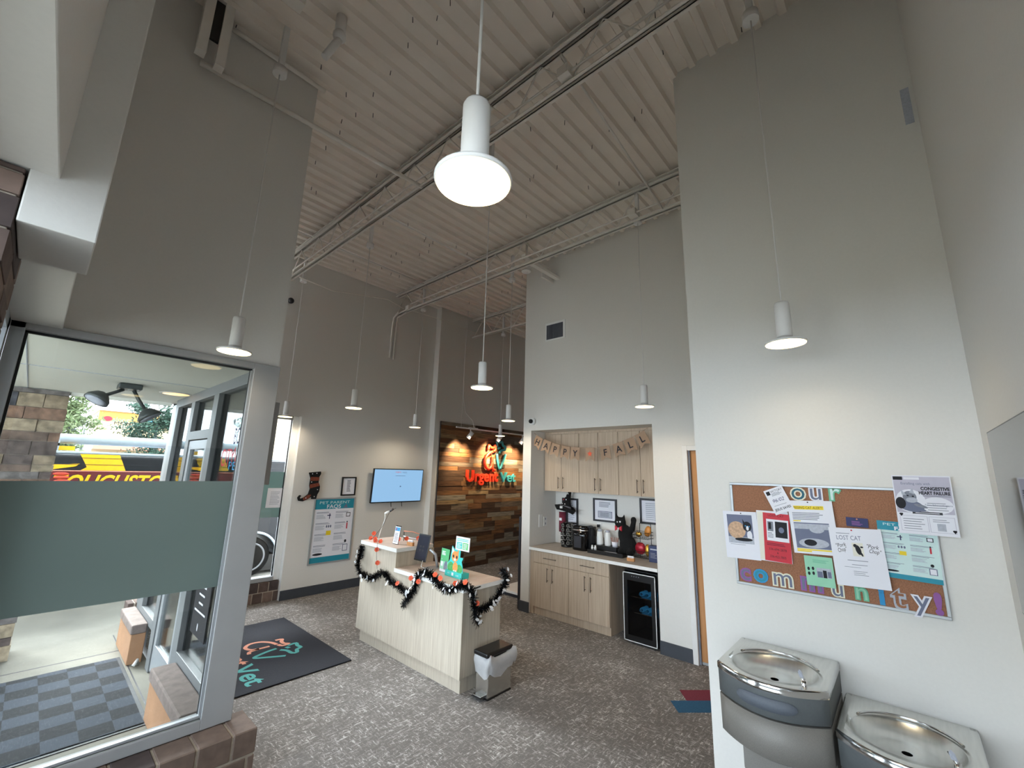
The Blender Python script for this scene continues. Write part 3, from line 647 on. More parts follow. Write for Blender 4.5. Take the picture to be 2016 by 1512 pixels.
paths = [resample(gp, 0.0035)]+[resample(q, 0.0035) for q in tails]
for P in paths:
    mb.tube(P[::8], 0.009, M['tinsel'], 5)
    for i, p in enumerate(P):
        for q in range(9):
            d = Vector((r.gauss(0, 1), r.gauss(0, 1), r.gauss(0, 1))).normalized()
            L = r.uniform(0.026, 0.064); w_ = d.cross(Vector((r.gauss(0, 1), r.gauss(0, 1), r.gauss(0, 1)))).normalized()*0.0034
            e = p+d*L
            if e.x > 2.912 and e.y > 3.18 and e.z < 0.91: continue
            mb.add([p-w_, p+w_, e+w_*0.6, e-w_*0.6], [(0, 1, 2, 3)], M['tinsel'])
mb.build('tinsel', t, kind='stuff')
allp = [p for P in paths for p in P]
for k in range(52):
    p = allp[int(r.random()*len(allp))]; s_ = r.uniform(0.02, 0.03)
    front = p.y > 3.175
    o_ = p+Vector((-0.045+r.uniform(-.01, .01) if front else r.uniform(-.03, .03), -0.045 if not front else r.uniform(-.03, .03), r.uniform(-0.045, 0.035)))
    nn = (Vector((-1, 0, 0)) if front else Vector((0, -1, 0)))+Vector((r.uniform(-.5, .5), r.uniform(-.5, .5), r.uniform(-.2, .6))); nn.normalize(); ux = nn.orthogonal().normalized(); an = r.uniform(0, 6.28)
    ux = ux*math.cos(an)+nn.cross(ux)*math.sin(an); uy = nn.cross(ux)
    sv = MB(); f_ = FR(o_, ux, uy)
    sv.prism([(0, -s_), (s_*0.5, -s_*0.3), (s_*0.45, s_*0.4), (0, s_), (-s_*0.45, s_*0.4), (-s_*0.5, -s_*0.3)], -0.0006, 0.0006, M['silver'], f_)
    sv.build('silver_leaf', t)
def flower(mb, p, s_, r):
    ax = Vector((-0.75+r.uniform(-.3, .3), -0.55+r.uniform(-.3, .3), 0.35+r.uniform(-.3, .3))).normalized(); e1 = ax.orthogonal().normalized(); e2 = ax.cross(e1)
    for k in range(6):
        a = k*math.pi/3+0.2*r.random(); d = (e1*math.cos(a)+e2*math.sin(a)+ax*0.25).normalized(); t_ = (e2*math.cos(a)-e1*math.sin(a))
        mb.prism([(0, -s_*.25), (s_*.7, -s_*.45), (s_, 0), (s_*.7, s_*.45), (0, s_*.25)], -0.0008, 0.0008, M['orange'], FR(p, d, t_))
    mb.ball(p, s_*0.3, M['orange'], n=8)
for x, y, side in ((400, 560, 0), (500, 520, 0), (555, 545, 0), (680, 495, 0), (720, 520, 0), (830, 560, 0), (905, 550, 0)):
    f_ = MB(); flower(f_, dp(x, y)+Vector((-0.02, 0, 0)), 0.028, r); f_.build('orange_flower', t)
f_ = MB(); flower(f_, ds(970, 705)+Vector((0, -0.02, 0)), 0.028, r); f_.build('orange_flower', t)
# flower string with its wire on the high counter
t = thing('flower_string', (3.0, 4.9, 1.12), 'string of orange silk flowers lying over the high counter corner', 'flower garland')
wp = [(2.93, 5.06, 1.13), (2.97, 4.95, 1.14), (2.93, 4.75, 1.135), (2.9, 4.7, 1.12), (2.895, 4.69, 1.0), (2.9, 4.66, 0.85)]
MB().tube(resample(wp, 0.02), 0.002, M['black'], 5).build('wire', t)
wp2 = [(2.97, 4.95, 1.14), (3.05, 4.86, 1.3), (3.1, 4.8, 1.47), (3.13, 4.72, 1.52)]
MB().tube(resample(wp2, 0.02), 0.0025, M['black'], 5).build('wire', t)
for q in ((2.97, 4.97, 1.15), (2.99, 4.90, 1.15), (2.96, 4.84, 1.135), (2.98, 4.76, 1.135), (2.9, 4.70, 1.06), (2.9, 4.66, 0.92), (3.18, 4.68, 1.15), (3.25, 4.62, 1.16), (3.3, 4.45, 1.18), (3.02, 4.99, 1.2)):
    f_ = MB(); flower(f_, Vector(q), 0.03, r); f_.build('flower', t)
# gooseneck phone arm
t = thing('desk_arm', (3.03, 4.93, 1.12), 'slim white gooseneck arm standing on the high counter', 'desk arm')
MB().lathe([(0.05, 0), (0.05, 0.01), (0.012, 0.018), (0.0, 0.018)], (3.05, 4.93, 1.118), M['white']).build('base', t)
pt = at(0, 3.08, 758, 1011); MB().tube(resample([(3.05, 4.93, 1.13), (3.06, 4.9, 1.25), (3.07, 4.85, 1.38), pt], 0.02), 0.006, M['white']).build('neck', t)
MB().cyl(pt, pt+Vector((0.03, -0.06, 0.03)), 0.014, M['white']).cyl(pt+Vector((0.03, -0.06, 0.03)), pt+Vector((0.05, -0.1, 0.06)), 0.012, M['dark']).build('clip_head', t)
# leaning leaflet, card box, pen pot sign
t = thing('leaflet_stand', (3.1, 4.6, 1.118), 'clear stand with a white leaflet leaning on the high counter', 'leaflet stand')
f_ = FR((3.06, 4.63, 1.12), (0.05, -1, 0), (0.16, -0.04, 1)); MB().box((0, 0, 0), (0.11, 0.21, 0.003), M['clear'], f_).build('holder', t)
q = MB().box((0.005, 0.005, 0.0035), (0.105, 0.2, 0.0045), M['paper'], f_); q.rect(0.01, 0.15, 0.1, 0.19, M['sky'], f_, 0.005).lines(0.02, 0.02, 0.09, 0.13, 7, M['inkgrey'], f_, 0.005); q.oval(0.03, 0.17, 0.008, 0.012, M['red'], f_, 0.0055); q.build('leaflet', t)
def cardbox(loc, rz, label):
    t = thing('card_holder', loc, label, 'card holder')
    f_ = FR(loc, (math.sin(rz), -math.cos(rz), 0), UZ)
    MB().box((0, 0, -0.03), (0.1, 0.04, 0.0), M['doorwood'], f_).build('box', t, bevel=0.002)
    MB().box((0.008, 0.01, -0.02), (0.092, 0.062, -0.008), M['paper'], f_).rect(0.02, 0.045, 0.08, 0.05, M['inkgrey'], f_, -0.0075).build('cards', t)
cardbox((3.13, 4.44, 1.118), 0.1, 'small wooden card holder with white cards on the high counter')
t = thing('rope_sign', (3.28, 4.6, 1.118), 'small flower trimmed rope sign standing at the back of the high counter', 'sign')
MB().tube([(3.28, 4.72, 1.12), (3.26, 4.7, 1.25)], 0.005, M['dark']).build('stick', t)
MB().tube([(3.26, 4.70, 1.24), (3.28, 4.55, 1.245), (3.30, 4.42, 1.23)], 0.006, M['coral']).build('rope', t)
MB().tube([(3.26, 4.70, 1.18), (3.28, 4.55, 1.17), (3.30, 4.42, 1.17)], 0.006, M['paper']).build('rope', t)
# tablet on its stand
t = thing('tablet', (3.2, 4.06, 0.912), 'black tablet tilted on a silver swivel stand on the low counter', 'tablet')
MB().box((3.14, 3.98, 0.912), (3.30, 4.12, 0.922), M['alu']).build('stand_foot', t, bevel=0.003)
MB().tube([(3.27, 4.02, 0.92), (3.24, 4.03, 1.06), (3.18, 4.06, 1.12)], 0.016, M['alu']).build('stand_neck', t)
f_ = FR(at(0, 3.12, 815, 1101), (0.02, -1, 0), (0.22, -0.27, 1))
MB().box((-0.005, -0.005, -0.009), (0.205, 0.285, 0.0), M['black'], f_).build('tablet_case', t, bevel=0.004)
q = MB().rect(0.008, 0.01, 0.192, 0.270, mat('tablet glass', (44, 46, 58), 0.15), f_, 0.0006)
for k in range(4): q.oval(0.07+0.05*(k % 2), 0.11+0.04*(k//2), 0.016, 0.012, M['black'], f_, 0.001)
q.build('tablet_screen', t)
MB().tube([(3.12, 4.1, 1.0), (3.10, 4.1, 0.94), (3.13, 4.06, 0.918), (3.2, 4.03, 0.918)], 0.003, M['white']).build('charging_cable', t)
# green brochure holder
t = thing('brochure_holder', (3.19, 3.83, 0.912), 'acrylic holder with a green printed brochure on the low counter', 'brochure holder')
f_ = FR((3.2, 3.90, 0.913), (-0.10, -1, 0), (0.1, 0, 1)); MB().box((0, 0, 0), (0.16, 0.245, 0.003), M['clear'], f_).build('holder', t)
q = MB().box((0.003, 0.004, 0.0035), (0.157, 0.24, 0.0045), M['mint'], f_); q.rect(0.003, 0.11, 0.157, 0.24, mat('green print', (84, 176, 116), 0.5), f_, 0.0048)
q.rect(0.02, 0.06, 0.055, 0.105, M['paper'], f_, 0.005).lines(0.02, 0.17, 0.09, 0.215, 4, M['paper'], f_, 0.0052, fill=0.6).text('E', 0.03, 0.13, 0.02, M['paper'], f_, 0.0052)
q.oval(0.11, 0.06, 0.035, 0.05, M['inkgrey'], f_, 0.0051).oval(0.115, 0.095, 0.022, 0.026, M['slate'], f_, 0.0053); q.rect(0.003, 0.004, 0.157, 0.03, M['paper'], f_, 0.0055); q.build('brochure', t)
# kitten display
t = thing('counter_display', (3.15, 3.55, 0.912), 'cardboard counter display with an orange kitten and teal base', 'counter display')
f_ = FR((3.14, 3.71, 0.913), (-0.03, -1, 0), (0.06, 0, 1)); TQ = mat('turquoise card', (60, 196, 190), 0.5); GRN = mat('grass green print', (76, 160, 84), 0.6, var=0.3, scale=60); ORG = mat('orange fur print', (232, 148, 78), 0.6, var=0.15, scale=60)
MB().box((0.0, 0.0, -0.08), (0.27, 0.055, 0.02), TQ, f_).text('PETS', 0.06, 0.032, 0.018, M['paper'], f_, 0.0205).rect(0.11, 0.015, 0.14, 0.045, M['paper'], f_, 0.0206).text('CARE', 0.2, 0.025, 0.02, M['paper'], f_, 0.0205).build('display_base', t)
q = MB().prism([(0.01, 0.05), (0.26, 0.05), (0.25, 0.12), (0.23, 0.16), (0.25, 0.2), (0.2, 0.2), (0.2, 0.27), (0.1, 0.27), (0.06, 0.3), (0.05, 0.24), (0.04, 0.16), (0.01, 0.12)], -0.004, 0.0, TQ, f_)
q.oval(0.06, 0.09, 0.05, 0.05, GRN, f_, 0.0006).oval(0.2, 0.085, 0.05, 0.045, GRN, f_, 0.0006).oval(0.135, 0.095, 0.04, 0.052, ORG, f_, 0.001)
q.oval(0.12, 0.2, 0.055, 0.052, ORG, f_, 0.0014).poly([(0.07, 0.22), (0.06, 0.29), (0.11, 0.245)], M['paper'], f_, 0.0012).poly([(0.14, 0.24), (0.175, 0.28), (0.172, 0.21)], ORG, f_, 0.0012)
q.oval(0.095, 0.2, 0.012, 0.016, M['ink'], f_, 0.002).oval(0.15, 0.195, 0.012, 0.016, M['ink'], f_, 0.002).oval(0.12, 0.17, 0.02, 0.013, M['paper2'], f_, 0.0018).oval(0.12, 0.178, 0.005, 0.004, M['coral'], f_, 0.0022)
q.oval(0.12, 0.06, 0.012, 0.01, M['paper2'], f_, 0.002).oval(0.15, 0.06, 0.012, 0.01, M['paper2'], f_, 0.002); q.build('kitten_cutout', t, label='orange kitten printed on turquoise card')
q = MB().box((0.12, 0.27, 0.004), (0.34, 0.405, 0.008), M['paper'], f_); q.lines(0.135, 0.36, 0.32, 0.39, 2, TQ, f_, 0.0085, ragged=False).rect(0.14, 0.285, 0.225, 0.35, TQ, f_, 0.0085).rect(0.235, 0.285, 0.32, 0.35, mat('fresh green print', (92, 190, 110), 0.5), f_, 0.0085).lines(0.15, 0.29, 0.215, 0.345, 4, M['paper'], f_, 0.009).lines(0.245, 0.29, 0.31, 0.345, 4, M['paper'], f_, 0.009)
q.build('header_card', t)
# pedal bin with liner
c0 = Vector((3.055, 2.97, 0)); t = thing('pedal_bin', (3.2, 3.05, 0), 'slim steel pedal bin with black lid and loose white liner', 'trash can')
MB().box((3.06, 2.965, 0.012), (3.37, 3.125, 0.33), M['steel']).build('bin_body', t, bevel=0.008)
MB().box((3.058, 2.962, 0.0), (3.372, 3.128, 0.014), M['black']).build('base_ring', t, bevel=0.004)
MB().box((3.03, 2.955, 0.345), (3.385, 3.135, 0.385), M['black']).build('lid', t, bevel=0.012)
MB().box((3.0, 2.995, 0.03), (3.075, 3.095, 0.042), M['steel_rim']).box((2.99, 2.985, 0.022), (3.06, 3.105, 0.03), M['black']).build('pedal', t, bevel=0.004)
rg = random.Random(9); rings = []
for z, o_ in ((0.355, -0.003), (0.34, 0.02), (0.30, 0.03), (0.25, 0.022), (0.215, 0.012)):
    ring = []
    for k in range(40):
        a = 2*math.pi*k/40; cx, cy = math.cos(a), math.sin(a); sx_ = (abs(cx)**0.35)*math.copysign(1, cx); sy_ = (abs(cy)**0.35)*math.copysign(1, cy)
        ex = 0.055 if cx > 0.3 and z < 0.35 else 0
        ring.append((3.215+sx_*(0.158+o_+ex)+rg.uniform(-.004, .004), 3.045+sy_*(0.083+o_)+rg.uniform(-.004, .004), z+rg.uniform(-.008, .008)+0.02*math.sin(5*a)-(0.03 if z < 0.25 and cx < 0 else 0)))
    rings.append(ring)
MB().loft(rings, M['bag'], cap=False).build('bin_liner', t)
# floor mats
t = thing('logo_mat', (2.05, 5.45, 0), 'dark navy entrance mat with the clinic logo inside the door', 'door mat')
MB().box((1.5, 4.55, 0.0), (2.62, 6.38, 0.012), M['mat_navy']).build('mat_pile', t, bevel=0.004)
f_ = FR((2.05, 5.45, 0.013), (0, -1, 0), (1, 0, 0)); q = MB()
q.text('Urgent', -0.12, -0.30, 0.28, M['coral'], f_, width=0.76, offset=0.006).text('Vet', 0.53, -0.29, 0.27, M['tealpile'], f_, width=0.5, offset=0.006).build('lettering', t)
def strokes(q, pts, wd, m, f_, h=0.0006, depth=None, closed=False):
    P = resample([(p[0], p[1], 0) for p in pts], 0.02)
    if depth: q.tube([f_ @ Vector((p.x, p.y, h)) for p in P], wd/2, m, 6); return
    vs = []
    for i, p in enumerate(P):
        d = (P[min(i+1, len(P)-1)]-P[max(i-1, 0)]).normalized(); nrm = Vector((-d.y, d.x, 0))*wd/2; vs += [p+nrm, p-nrm]
    q.add([(v.x, v.y, h) for v in vs], [(2*i+1, 2*i+3, 2*i+2, 2*i) for i in range(len(P)-1)], m, f_)
LOGO_R = [[(-0.02, 0.40), (-0.10, 0.36), (-0.17, 0.26), (-0.18, 0.12), (-0.12, 0.03), (-0.05, 0.06), (-0.02, 0.16)], [(-0.02, 0.30), (-0.02, 0.12), (0.0, 0.02), (0.04, 0.0)], [(-0.12, 0.44), (-0.11, 0.53), (-0.06, 0.49), (0.0, 0.49), (0.03, 0.54), (0.04, 0.44), (-0.01, 0.41)]]
LOGO_T = [[(0.07, 0.50), (0.06, 0.62), (0.12, 0.60), (0.18, 0.61), (0.20, 0.54), (0.26, 0.50), (0.25, 0.44), (0.17, 0.42), (0.12, 0.36)], [(0.07, 0.34), (0.09, 0.18), (0.14, 0.01), (0.20, 0.14), (0.27, 0.34)], [(0.13, 0.48), (0.09, 0.46)]]
q = MB()
for s_ in LOGO_R: strokes(q, [(p[0]*1.3-0.02, p[1]*0.76-0.138) for p in s_], 0.04, M['coral'], f_)
for s_ in LOGO_T: strokes(q, [(p[0]*1.3-0.02, p[1]*0.76-0.138) for p in s_], 0.04, M['tealpile'], f_)
q.build('emblem', t)
# ================================================================= kitchenette
def handle(parent, y, z0, z1, x, vertical=True, y2=None):
    m = MB()
    if vertical: m.cyl((x-0.028, y, z0), (x-0.028, y, z1), 0.005, M['hw']).cyl((x, y, z0+0.02), (x-0.028, y, z0+0.02), 0.004, M['hw']).cyl((x, y, z1-0.02), (x-0.028, y, z1-0.02), 0.004, M['hw'])
    else: m.cyl((x-0.028, y, z0), (x-0.028, y2, z0), 0.005, M['hw']).cyl((x, y-0.02, z0), (x-0.028, y-0.02, z0), 0.004, M['hw']).cyl((x, y2+0.02, z0), (x-0.028, y2+0.02, z0), 0.004, M['hw'])
    m.build('handle', parent)
M['hw'] = mat('brushed nickel handle', (120, 110, 102), 0.35, 0.8)
ups = [(4.262, 3.61, 'left oak wall cabinet above the pod stand'), (3.61, 2.955, 'middle oak wall cabinet between the two others'), (2.955, 2.298, 'right oak wall cabinet above the black plush cat')]
for a, b, lab in ups:
    t = thing('wall_cabinet', (5.7, (a+b)/2, 1.72), lab, 'cabinet', 'oak wall cabinets over the worktop')
    MB().box((5.562, b+0.001, 1.722), (5.858, a-0.001, 2.635), M['lam2']).build('cabinet_body', t)
    mid = (a+b)/2
    for k, (p, q) in enumerate(((a-0.003, mid+0.003), (mid-0.003, b+0.003))):
        d = MB().box((5.542, q, 1.72), (5.56, p, 2.60), M['lam2']).build('door', t, bevel=0.0015)
        handle(d, mid+0.045 if k == 0 else mid-0.045, 1.76, 1.94, 5.542)
MB().box((5.545, 2.298, 2.602), (5.56, 4.262, 2.638), M['lam2']).build('cabinet_fascia', label='thin oak fascia strip along the top of the wall cabinets', cat='fascia')
lows = [(4.20, 3.575, 'left oak base cabinet at the wall corner'), (3.575, 2.95, 'right oak base cabinet beside the wine cooler')]
for a, b, lab in lows:
    t = thing('base_cabinet', (5.5, (a+b)/2, 0), lab, 'cabinet', 'oak base cabinets under the worktop')
    MB().box((5.235, b+0.001, 0.1), (5.84, a-0.001, 0.868), M['lam2']).build('cabinet_body', t)
    MB().box((5.245, b+0.001, 0.0), (5.84, a-0.001, 0.1), M['lam2']).build('toe_kick', t)
    mid = (a+b)/2
    d = MB().box((5.217, b+0.003, 0.705), (5.235, a-0.003, 0.862), M['lam2']).build('drawer', t, bevel=0.0015); handle(d, mid+0.11, 0.785, 0, 5.217, False, mid-0.11)
    for k, (p, q) in enumerate(((a-0.003, mid+0.002), (mid-0.002, b+0.003))):
        d = MB().box((5.217, q, 0.105), (5.235, p, 0.70), M['lam2']).build('door', t, bevel=0.0015)
        handle(d, mid+0.045 if k == 0 else mid-0.045, 0.47, 0.66, 5.217)
MB().box((5.23, 4.202, 0), (5.25, 4.268, 0.868), M['lam2']).build('filler_panel', label='narrow oak filler strip between wall corner and base cabinet', cat='panel')
m = MB().box((5.19, 2.292, 0.872), (5.856, 4.268, 0.911), M['white']); m.rect(5.19, 2.292, 5.856, 4.268, M['ktop'], FR((0, 0, 0.911), (1, 0, 0), (0, 1, 0)), 0.0004)
m.build('worktop', label='beige worktop with white front edge over the base cabinets', cat='worktop')
# wine cooler
t = thing('beverage_cooler', (5.5, 2.55, 0), 'black glass door beverage cooler with blue water bottles inside', 'cooler')
q = MB().box((5.26, 2.325, 0.02), (5.28, 2.76, 0.83), M['black']); 
for a, b in (((5.28, 2.325, 0.02), (5.8, 2.335, 0.83)), ((5.28, 2.75, 0.02), (5.8, 2.76, 0.83)), ((5.79, 2.335, 0.02), (5.8, 2.75, 0.83)), ((5.28, 2.335, 0.82), (5.8, 2.75, 0.83)), ((5.28, 2.335, 0.02), (5.8, 2.75, 0.03))): q.box(a, b, M['black'])
q = MB()
for a, b in (((5.27, 2.325, 0.02), (5.8, 2.335, 0.83)), ((5.27, 2.75, 0.02), (5.8, 2.76, 0.83)), ((5.79, 2.335, 0.02), (5.8, 2.75, 0.83)), ((5.27, 2.335, 0.82), (5.8, 2.75, 0.83)), ((5.27, 2.335, 0.02), (5.8, 2.75, 0.03)), ((5.3, 2.4, 0), (5.75, 2.7, 0.02))): q.box(a, b, M['black'])
q.build('cooler_body', t)
dg = mat('dark glazed door', (8, 8, 10), 0.08, alpha=0.35)
dr_ = MB().box((5.222, 2.39, 0.1), (5.228, 2.70, 0.72), dg).build('door_glass', t)
q = MB()
for a, b in (((5.215, 2.335, 0.03), (5.262, 2.39, 0.81)), ((5.215, 2.70, 0.03), (5.262, 2.755, 0.81)), ((5.215, 2.39, 0.03), (5.262, 2.70, 0.1)), ((5.215, 2.39, 0.72), (5.262, 2.70, 0.81))): q.box(a, b, M['black'])
q.build('door_frame', t)
q = MB(); f_ = wall_rt(2.755, 0.03, 5.2145)
for a in ((0, 0, 0.42, 0.009), (0, 0.771, 0.42, 0.78), (0, 0, 0.009, 0.78), (0.411, 0, 0.42, 0.78)): q.rect(*a, M['white'], f_, 0.0006)
q.build('door_trim', t, label='thin steel outline on the black door')
q = MB()
for k in range(4): q.oval(0.12+0.03*k, 0.74, 0.006, 0.006, M['inkgrey'], f_, 0.0005)
q.build('controls', t)
bw = mat('self lit blue bottle', (60, 150, 190), 0.1, alpha=0.8, emit=((50, 140, 190), 0.08))  # bottles are no lamps; a faint glow is added to their colour
for zz in (0.29+0.05, 0.52):
    MB().box((5.3, 2.345, zz-0.01), (5.75, 2.74, zz), M['steel_rim']).build('shelf', t)
bt = None
for zz in (0.34, 0.52):
    for k in range(3):
        y = 2.42+k*0.075
        for mlab in (0,):
            loc = (5.30, y, zz)
            if bt is None:
                bt = thing('water_bottle', loc, 'blue capped water bottle lying in the beverage cooler', 'bottle', 'water bottles in the beverage cooler')
                MB().cyl((5.33, y, zz+0.035), (5.47, y, zz+0.03), 0.027, bw, n=14).build('bottle_body', bt)
                MB().cyl((5.295, y, zz+0.035), (5.33, y, zz+0.035), 0.016, M['sky'], n=12).build('bottle_cap', bt)
            else: o = dup(bt); o.location = loc
# items on the worktop
WT = 0.9115
# framed certificates
def framed(yl, zb, w_, h_, label, x=5.858, kind='certificate'):
    t = thing('framed_certificate', (x, yl-w_/2, zb), label, 'picture frame')
    f_ = wall_rt(yl, zb, x); b = 0.026
    q = MB().box((0, 0, 0), (w_, b, 0.02), M['dark'], f_).box((0, h_-b, 0), (w_, h_, 0.02), M['dark'], f_).box((0, b, 0), (b, h_-b, 0.02), M['dark'], f_).box((w_-b, b, 0), (w_, h_-b, 0.02), M['dark'], f_); q.build('frame', t)
    q = MB().rect(b, b, w_-b, h_-b, M['paper'], f_, 0.006)
    if kind == 'certificate': q.lines(w_*0.25, h_*0.62, w_*0.75, h_*0.86, 4, M['inkgrey'], f_, 0.0065).rect(w_*.2, h_*.17, w_*.8, h_*.45, M['navy'], f_, 0.0065).rect(w_*.215, h_*.185, w_*.785, h_*.435, M['inklight'], f_, 0.007).lines(w_*.3, h_*.22, w_*.7, h_*.4, 3, M['inkgrey'], f_, 0.0075)
    else: q.lines(w_*0.2, h_*0.15, w_*0.8, h_*0.85, 9, M['inklight'], f_, 0.0065)
    q.build('certificate', t); return t
framed(4.13, 1.22, 0.30, 0.39, 'dark framed certificate half hidden behind the witch hat', kind='x')
framed(3.555, 1.305, 0.395, 0.335, 'dark framed certificate hanging above the coffee maker')
framed(2.80, 1.34, 0.42, 0.34, 'dark framed certificate at the right end above the basket', kind='x')
# switch plates
MB().box((5.42, 4.262, 1.17), (5.50, 4.27, 1.36), M['white']).build('switch_plate', label='white switch plate on the left niche wall', cat='switch plate')
MB().box((5.54, 4.262, 1.18), (5.62, 4.27, 1.32), M['white']).box((5.57, 4.260, 1.20), (5.59, 4.262, 1.23), M['inkgrey']).box((5.57, 4.260, 1.27), (5.59, 4.262, 1.3), M['inkgrey']).build('outlet_plate', label='white double outlet plate on the left niche wall', cat='outlet')
MB().box((5.852, 3.42, 1.16), (5.86, 3.5, 1.28), M['white']).box((5.82, 3.44, 1.22), (5.852, 3.48, 1.26), M['black']).build('outlet_plate', label='white wall outlet with black plug behind the milk jugs', cat='outlet')
# red fire extinguisher cabinet? a red cup dispenser on the wall
t = thing('cup_dispenser', (5.78, 4.08, 1.08), 'dark red cup dispenser tube under the witch hat', 'cup dispenser')
MB().cyl((5.77, 4.07, 1.10), (5.77, 4.07, 1.40), 0.055, M['rug_red'], n=24).build('tube', t)
MB().cyl((5.77, 4.07, 1.08), (5.77, 4.07, 1.1), 0.057, M['white'], n=24).cyl((5.77, 4.07, 1.40), (5.77, 4.07, 1.415), 0.05, M['white'], n=24).build('end_caps', t)
MB().box((5.71, 4.09, 1.27), (5.716, 4.045, 1.31), M['paper']).build('label_sticker', t)
MB().box((5.8, 4.02, 1.05), (5.858, 4.12, 1.42), M['dark']).build('back_plate', t)
# witch hat
t = thing('witch_hat', (5.76, 4.0, 1.40), 'black polka dot witch hat decoration with grey band hanging under the cabinet', 'witch hat')
P = [Vector((5.72, 3.975, 1.47)), Vector((5.73, 3.96, 1.56)), Vector((5.735, 3.93, 1.65)), Vector((5.74, 3.905, 1.715))]
MB().tube(P, [0.095, 0.06, 0.036, 0.022], M['black_matte'], 18).build('crown', t)
br = MB(); rings = []
for rr, dz in ((0.02, 0.01), (0.09, 0.01), (0.16, -0.01), (0.185, 0.02), (0.19, 0.035), (0.18, 0.01), (0.15, -0.03), (0.08, -0.02), (0.02, -0.02)):
    rings.append([(5.70+0.45*rr*math.cos(2*math.pi*k/28), 3.975+rr*math.sin(2*math.pi*k/28), 1.455+dz+0.18*(rr*math.sin(2*math.pi*k/28))+0.02*math.cos(4*math.pi*k/28)) for k in range(28)])
br.loft(rings, M['black_matte']).build('brim', t)
MB().tube([Vector((5.712, 3.978, 1.465)), Vector((5.718, 3.974, 1.495))], [0.1, 0.09], M['inkgrey'], 18).box((5.598, 3.955, 1.465), (5.61, 4.0, 1.5), M['silver']).build('hat_band', t)
for k, (dy, dz, m_) in enumerate(((0.02, 0.06, 'silver'), (-0.03, 0.055, 'silver'), (0.005, 0.12, 'red'), (-0.02, 0.17, 'silver'), (-0.04, 0.12, 'silver'), (-0.055, 0.21, 'silver'))):
    rad = 0.09-0.33*dz+0.0; MB().ball((5.725-max(rad, .02)-0.0, 3.975+dy, 1.475+dz), (0.004, 0.010, 0.010), M[m_], n=10).build('polka_dot', t)
# pod stand
t = thing('coffee_pod_stand', (5.64, 3.90, WT), 'round carousel of coffee pods beside the coffee maker', 'pod stand')
MB().cyl((5.64, 3.90, WT), (5.64, 3.90, WT+0.03), 0.085, M['black'], n=24).cyl((5.64, 3.90, WT), (5.64, 3.90, WT+0.36), 0.02, M['black']).cyl((5.64, 3.9, WT+0.345), (5.64, 3.9, WT+0.35), 0.06, M['black']).build('stand', t)
pdm = mat('pod foil', (140, 140, 136), 0.3, 0.6)
for c_ in range(7):
    a = 2*math.pi*c_/7+0.35
    for k in range(5):
        ctr = Vector((5.64+0.045*math.cos(a), 3.90+0.045*math.sin(a), WT+0.062+k*0.062)); d = Vector((math.cos(a), math.sin(a), 0))
        MB().cyl(ctr, ctr+d*0.042, 0.02, M['black'], 0.026, n=12).cyl(ctr+d*0.042, ctr+d*0.044, 0.027, pdm, n=12).cyl(ctr+d*0.044, ctr+d*0.045, 0.014, M['dark'], n=10).build('coffee_pod', t)
# coffee maker
t = thing('coffee_maker', (5.62, 3.60, WT), 'glossy black single serve coffee maker with chrome band', 'coffee maker')
gb = mat('glossy black plastic', (10, 10, 12), 0.12)
q = MB(); ov = lambda z, rx, ry, dx=0: [(5.63+dx+rx*(abs(math.cos(a))**.6)*math.copysign(1, math.cos(a)), 3.60+ry*(abs(math.sin(a))**.6)*math.copysign(1, math.sin(a)), z) for a in [2*math.pi*k/32 for k in range(32)]]
q.loft([ov(WT, .14, .13), ov(WT+.02, .145, .135), ov(WT+.2, .145, .14), ov(WT+.27, .145, .142)], gb).build('body', t)
MB().loft([ov(WT+.27, .147, .143), ov(WT+.29, .147, .143)], M['steel_rim']).build('chrome_band', t)
MB().loft([ov(WT+.29, .145, .142), ov(WT+.33, .135, .135), ov(WT+.345, .10, .10)], gb).build('lid', t)
MB().box((5.478, 3.54, WT+0.04), (5.50, 3.66, WT+0.2), M['dark']).build('drip_bay', t)
MB().box((5.56, 3.43, WT+0.02), (5.72, 3.47, WT+0.33), mat('smoked water tank', (30, 32, 36), 0.1, alpha=0.8)).build('water_tank', t, bevel=0.01)
# black drawer tray with condiments
t = thing('condiment_tray', (5.63, 3.15, WT), 'black stepped condiment tray in front of the plush cat', 'tray')
MB().box((5.45, 2.88, WT), (5.58, 3.05, WT+0.03), M['black']).box((5.45, 3.05, WT), (5.80, 3.42, WT+0.03), M['black']).box((5.45, 2.88, WT+0.03), (5.46, 3.42, WT+0.05), M['black']).build('base', t, bevel=0.004)
MB().box((5.62, 3.06, WT+0.03), (5.8, 3.4, WT+0.09), M['black']).build('raised_step', t, bevel=0.004)
MB().box((5.50, 3.02, WT+0.031), (5.58, 3.2, WT+0.036), M['inklight']).build('sugar_packets', t)
for y, lab in ((3.36, 'white lidded creamer bottle at the left end of the condiment tray'), (3.23, 'white creamer bottle right of its twin, next to the straw cup')):
    t = thing('creamer_bottle', (5.7, y, WT+0.09), lab, 'bottle', None)
    MB().lathe([(0.045, 0), (0.047, 0.02), (0.044, 0.14), (0.036, 0.17), (0.03, 0.19), (0.0, 0.192)], (5.70, y, WT+0.091), M['white']).build('bottle_body', t)
    MB().lathe([(0.032, 0), (0.034, 0.025), (0.02, 0.035), (0, 0.035)], (5.70, y, WT+0.27), M['inklight']).build('lid', t)
    MB().tube([(5.70, y+0.03, WT+0.30), (5.69, y+0.055, WT+0.28), (5.69, y+0.055, WT+0.2)], 0.006, M['black' if y > 3.3 else 'white']).build('spout', t)
t = thing('straw_cup', (5.68, 3.12, WT+0.09), 'white cup full of striped stir sticks on the condiment tray', 'cup')
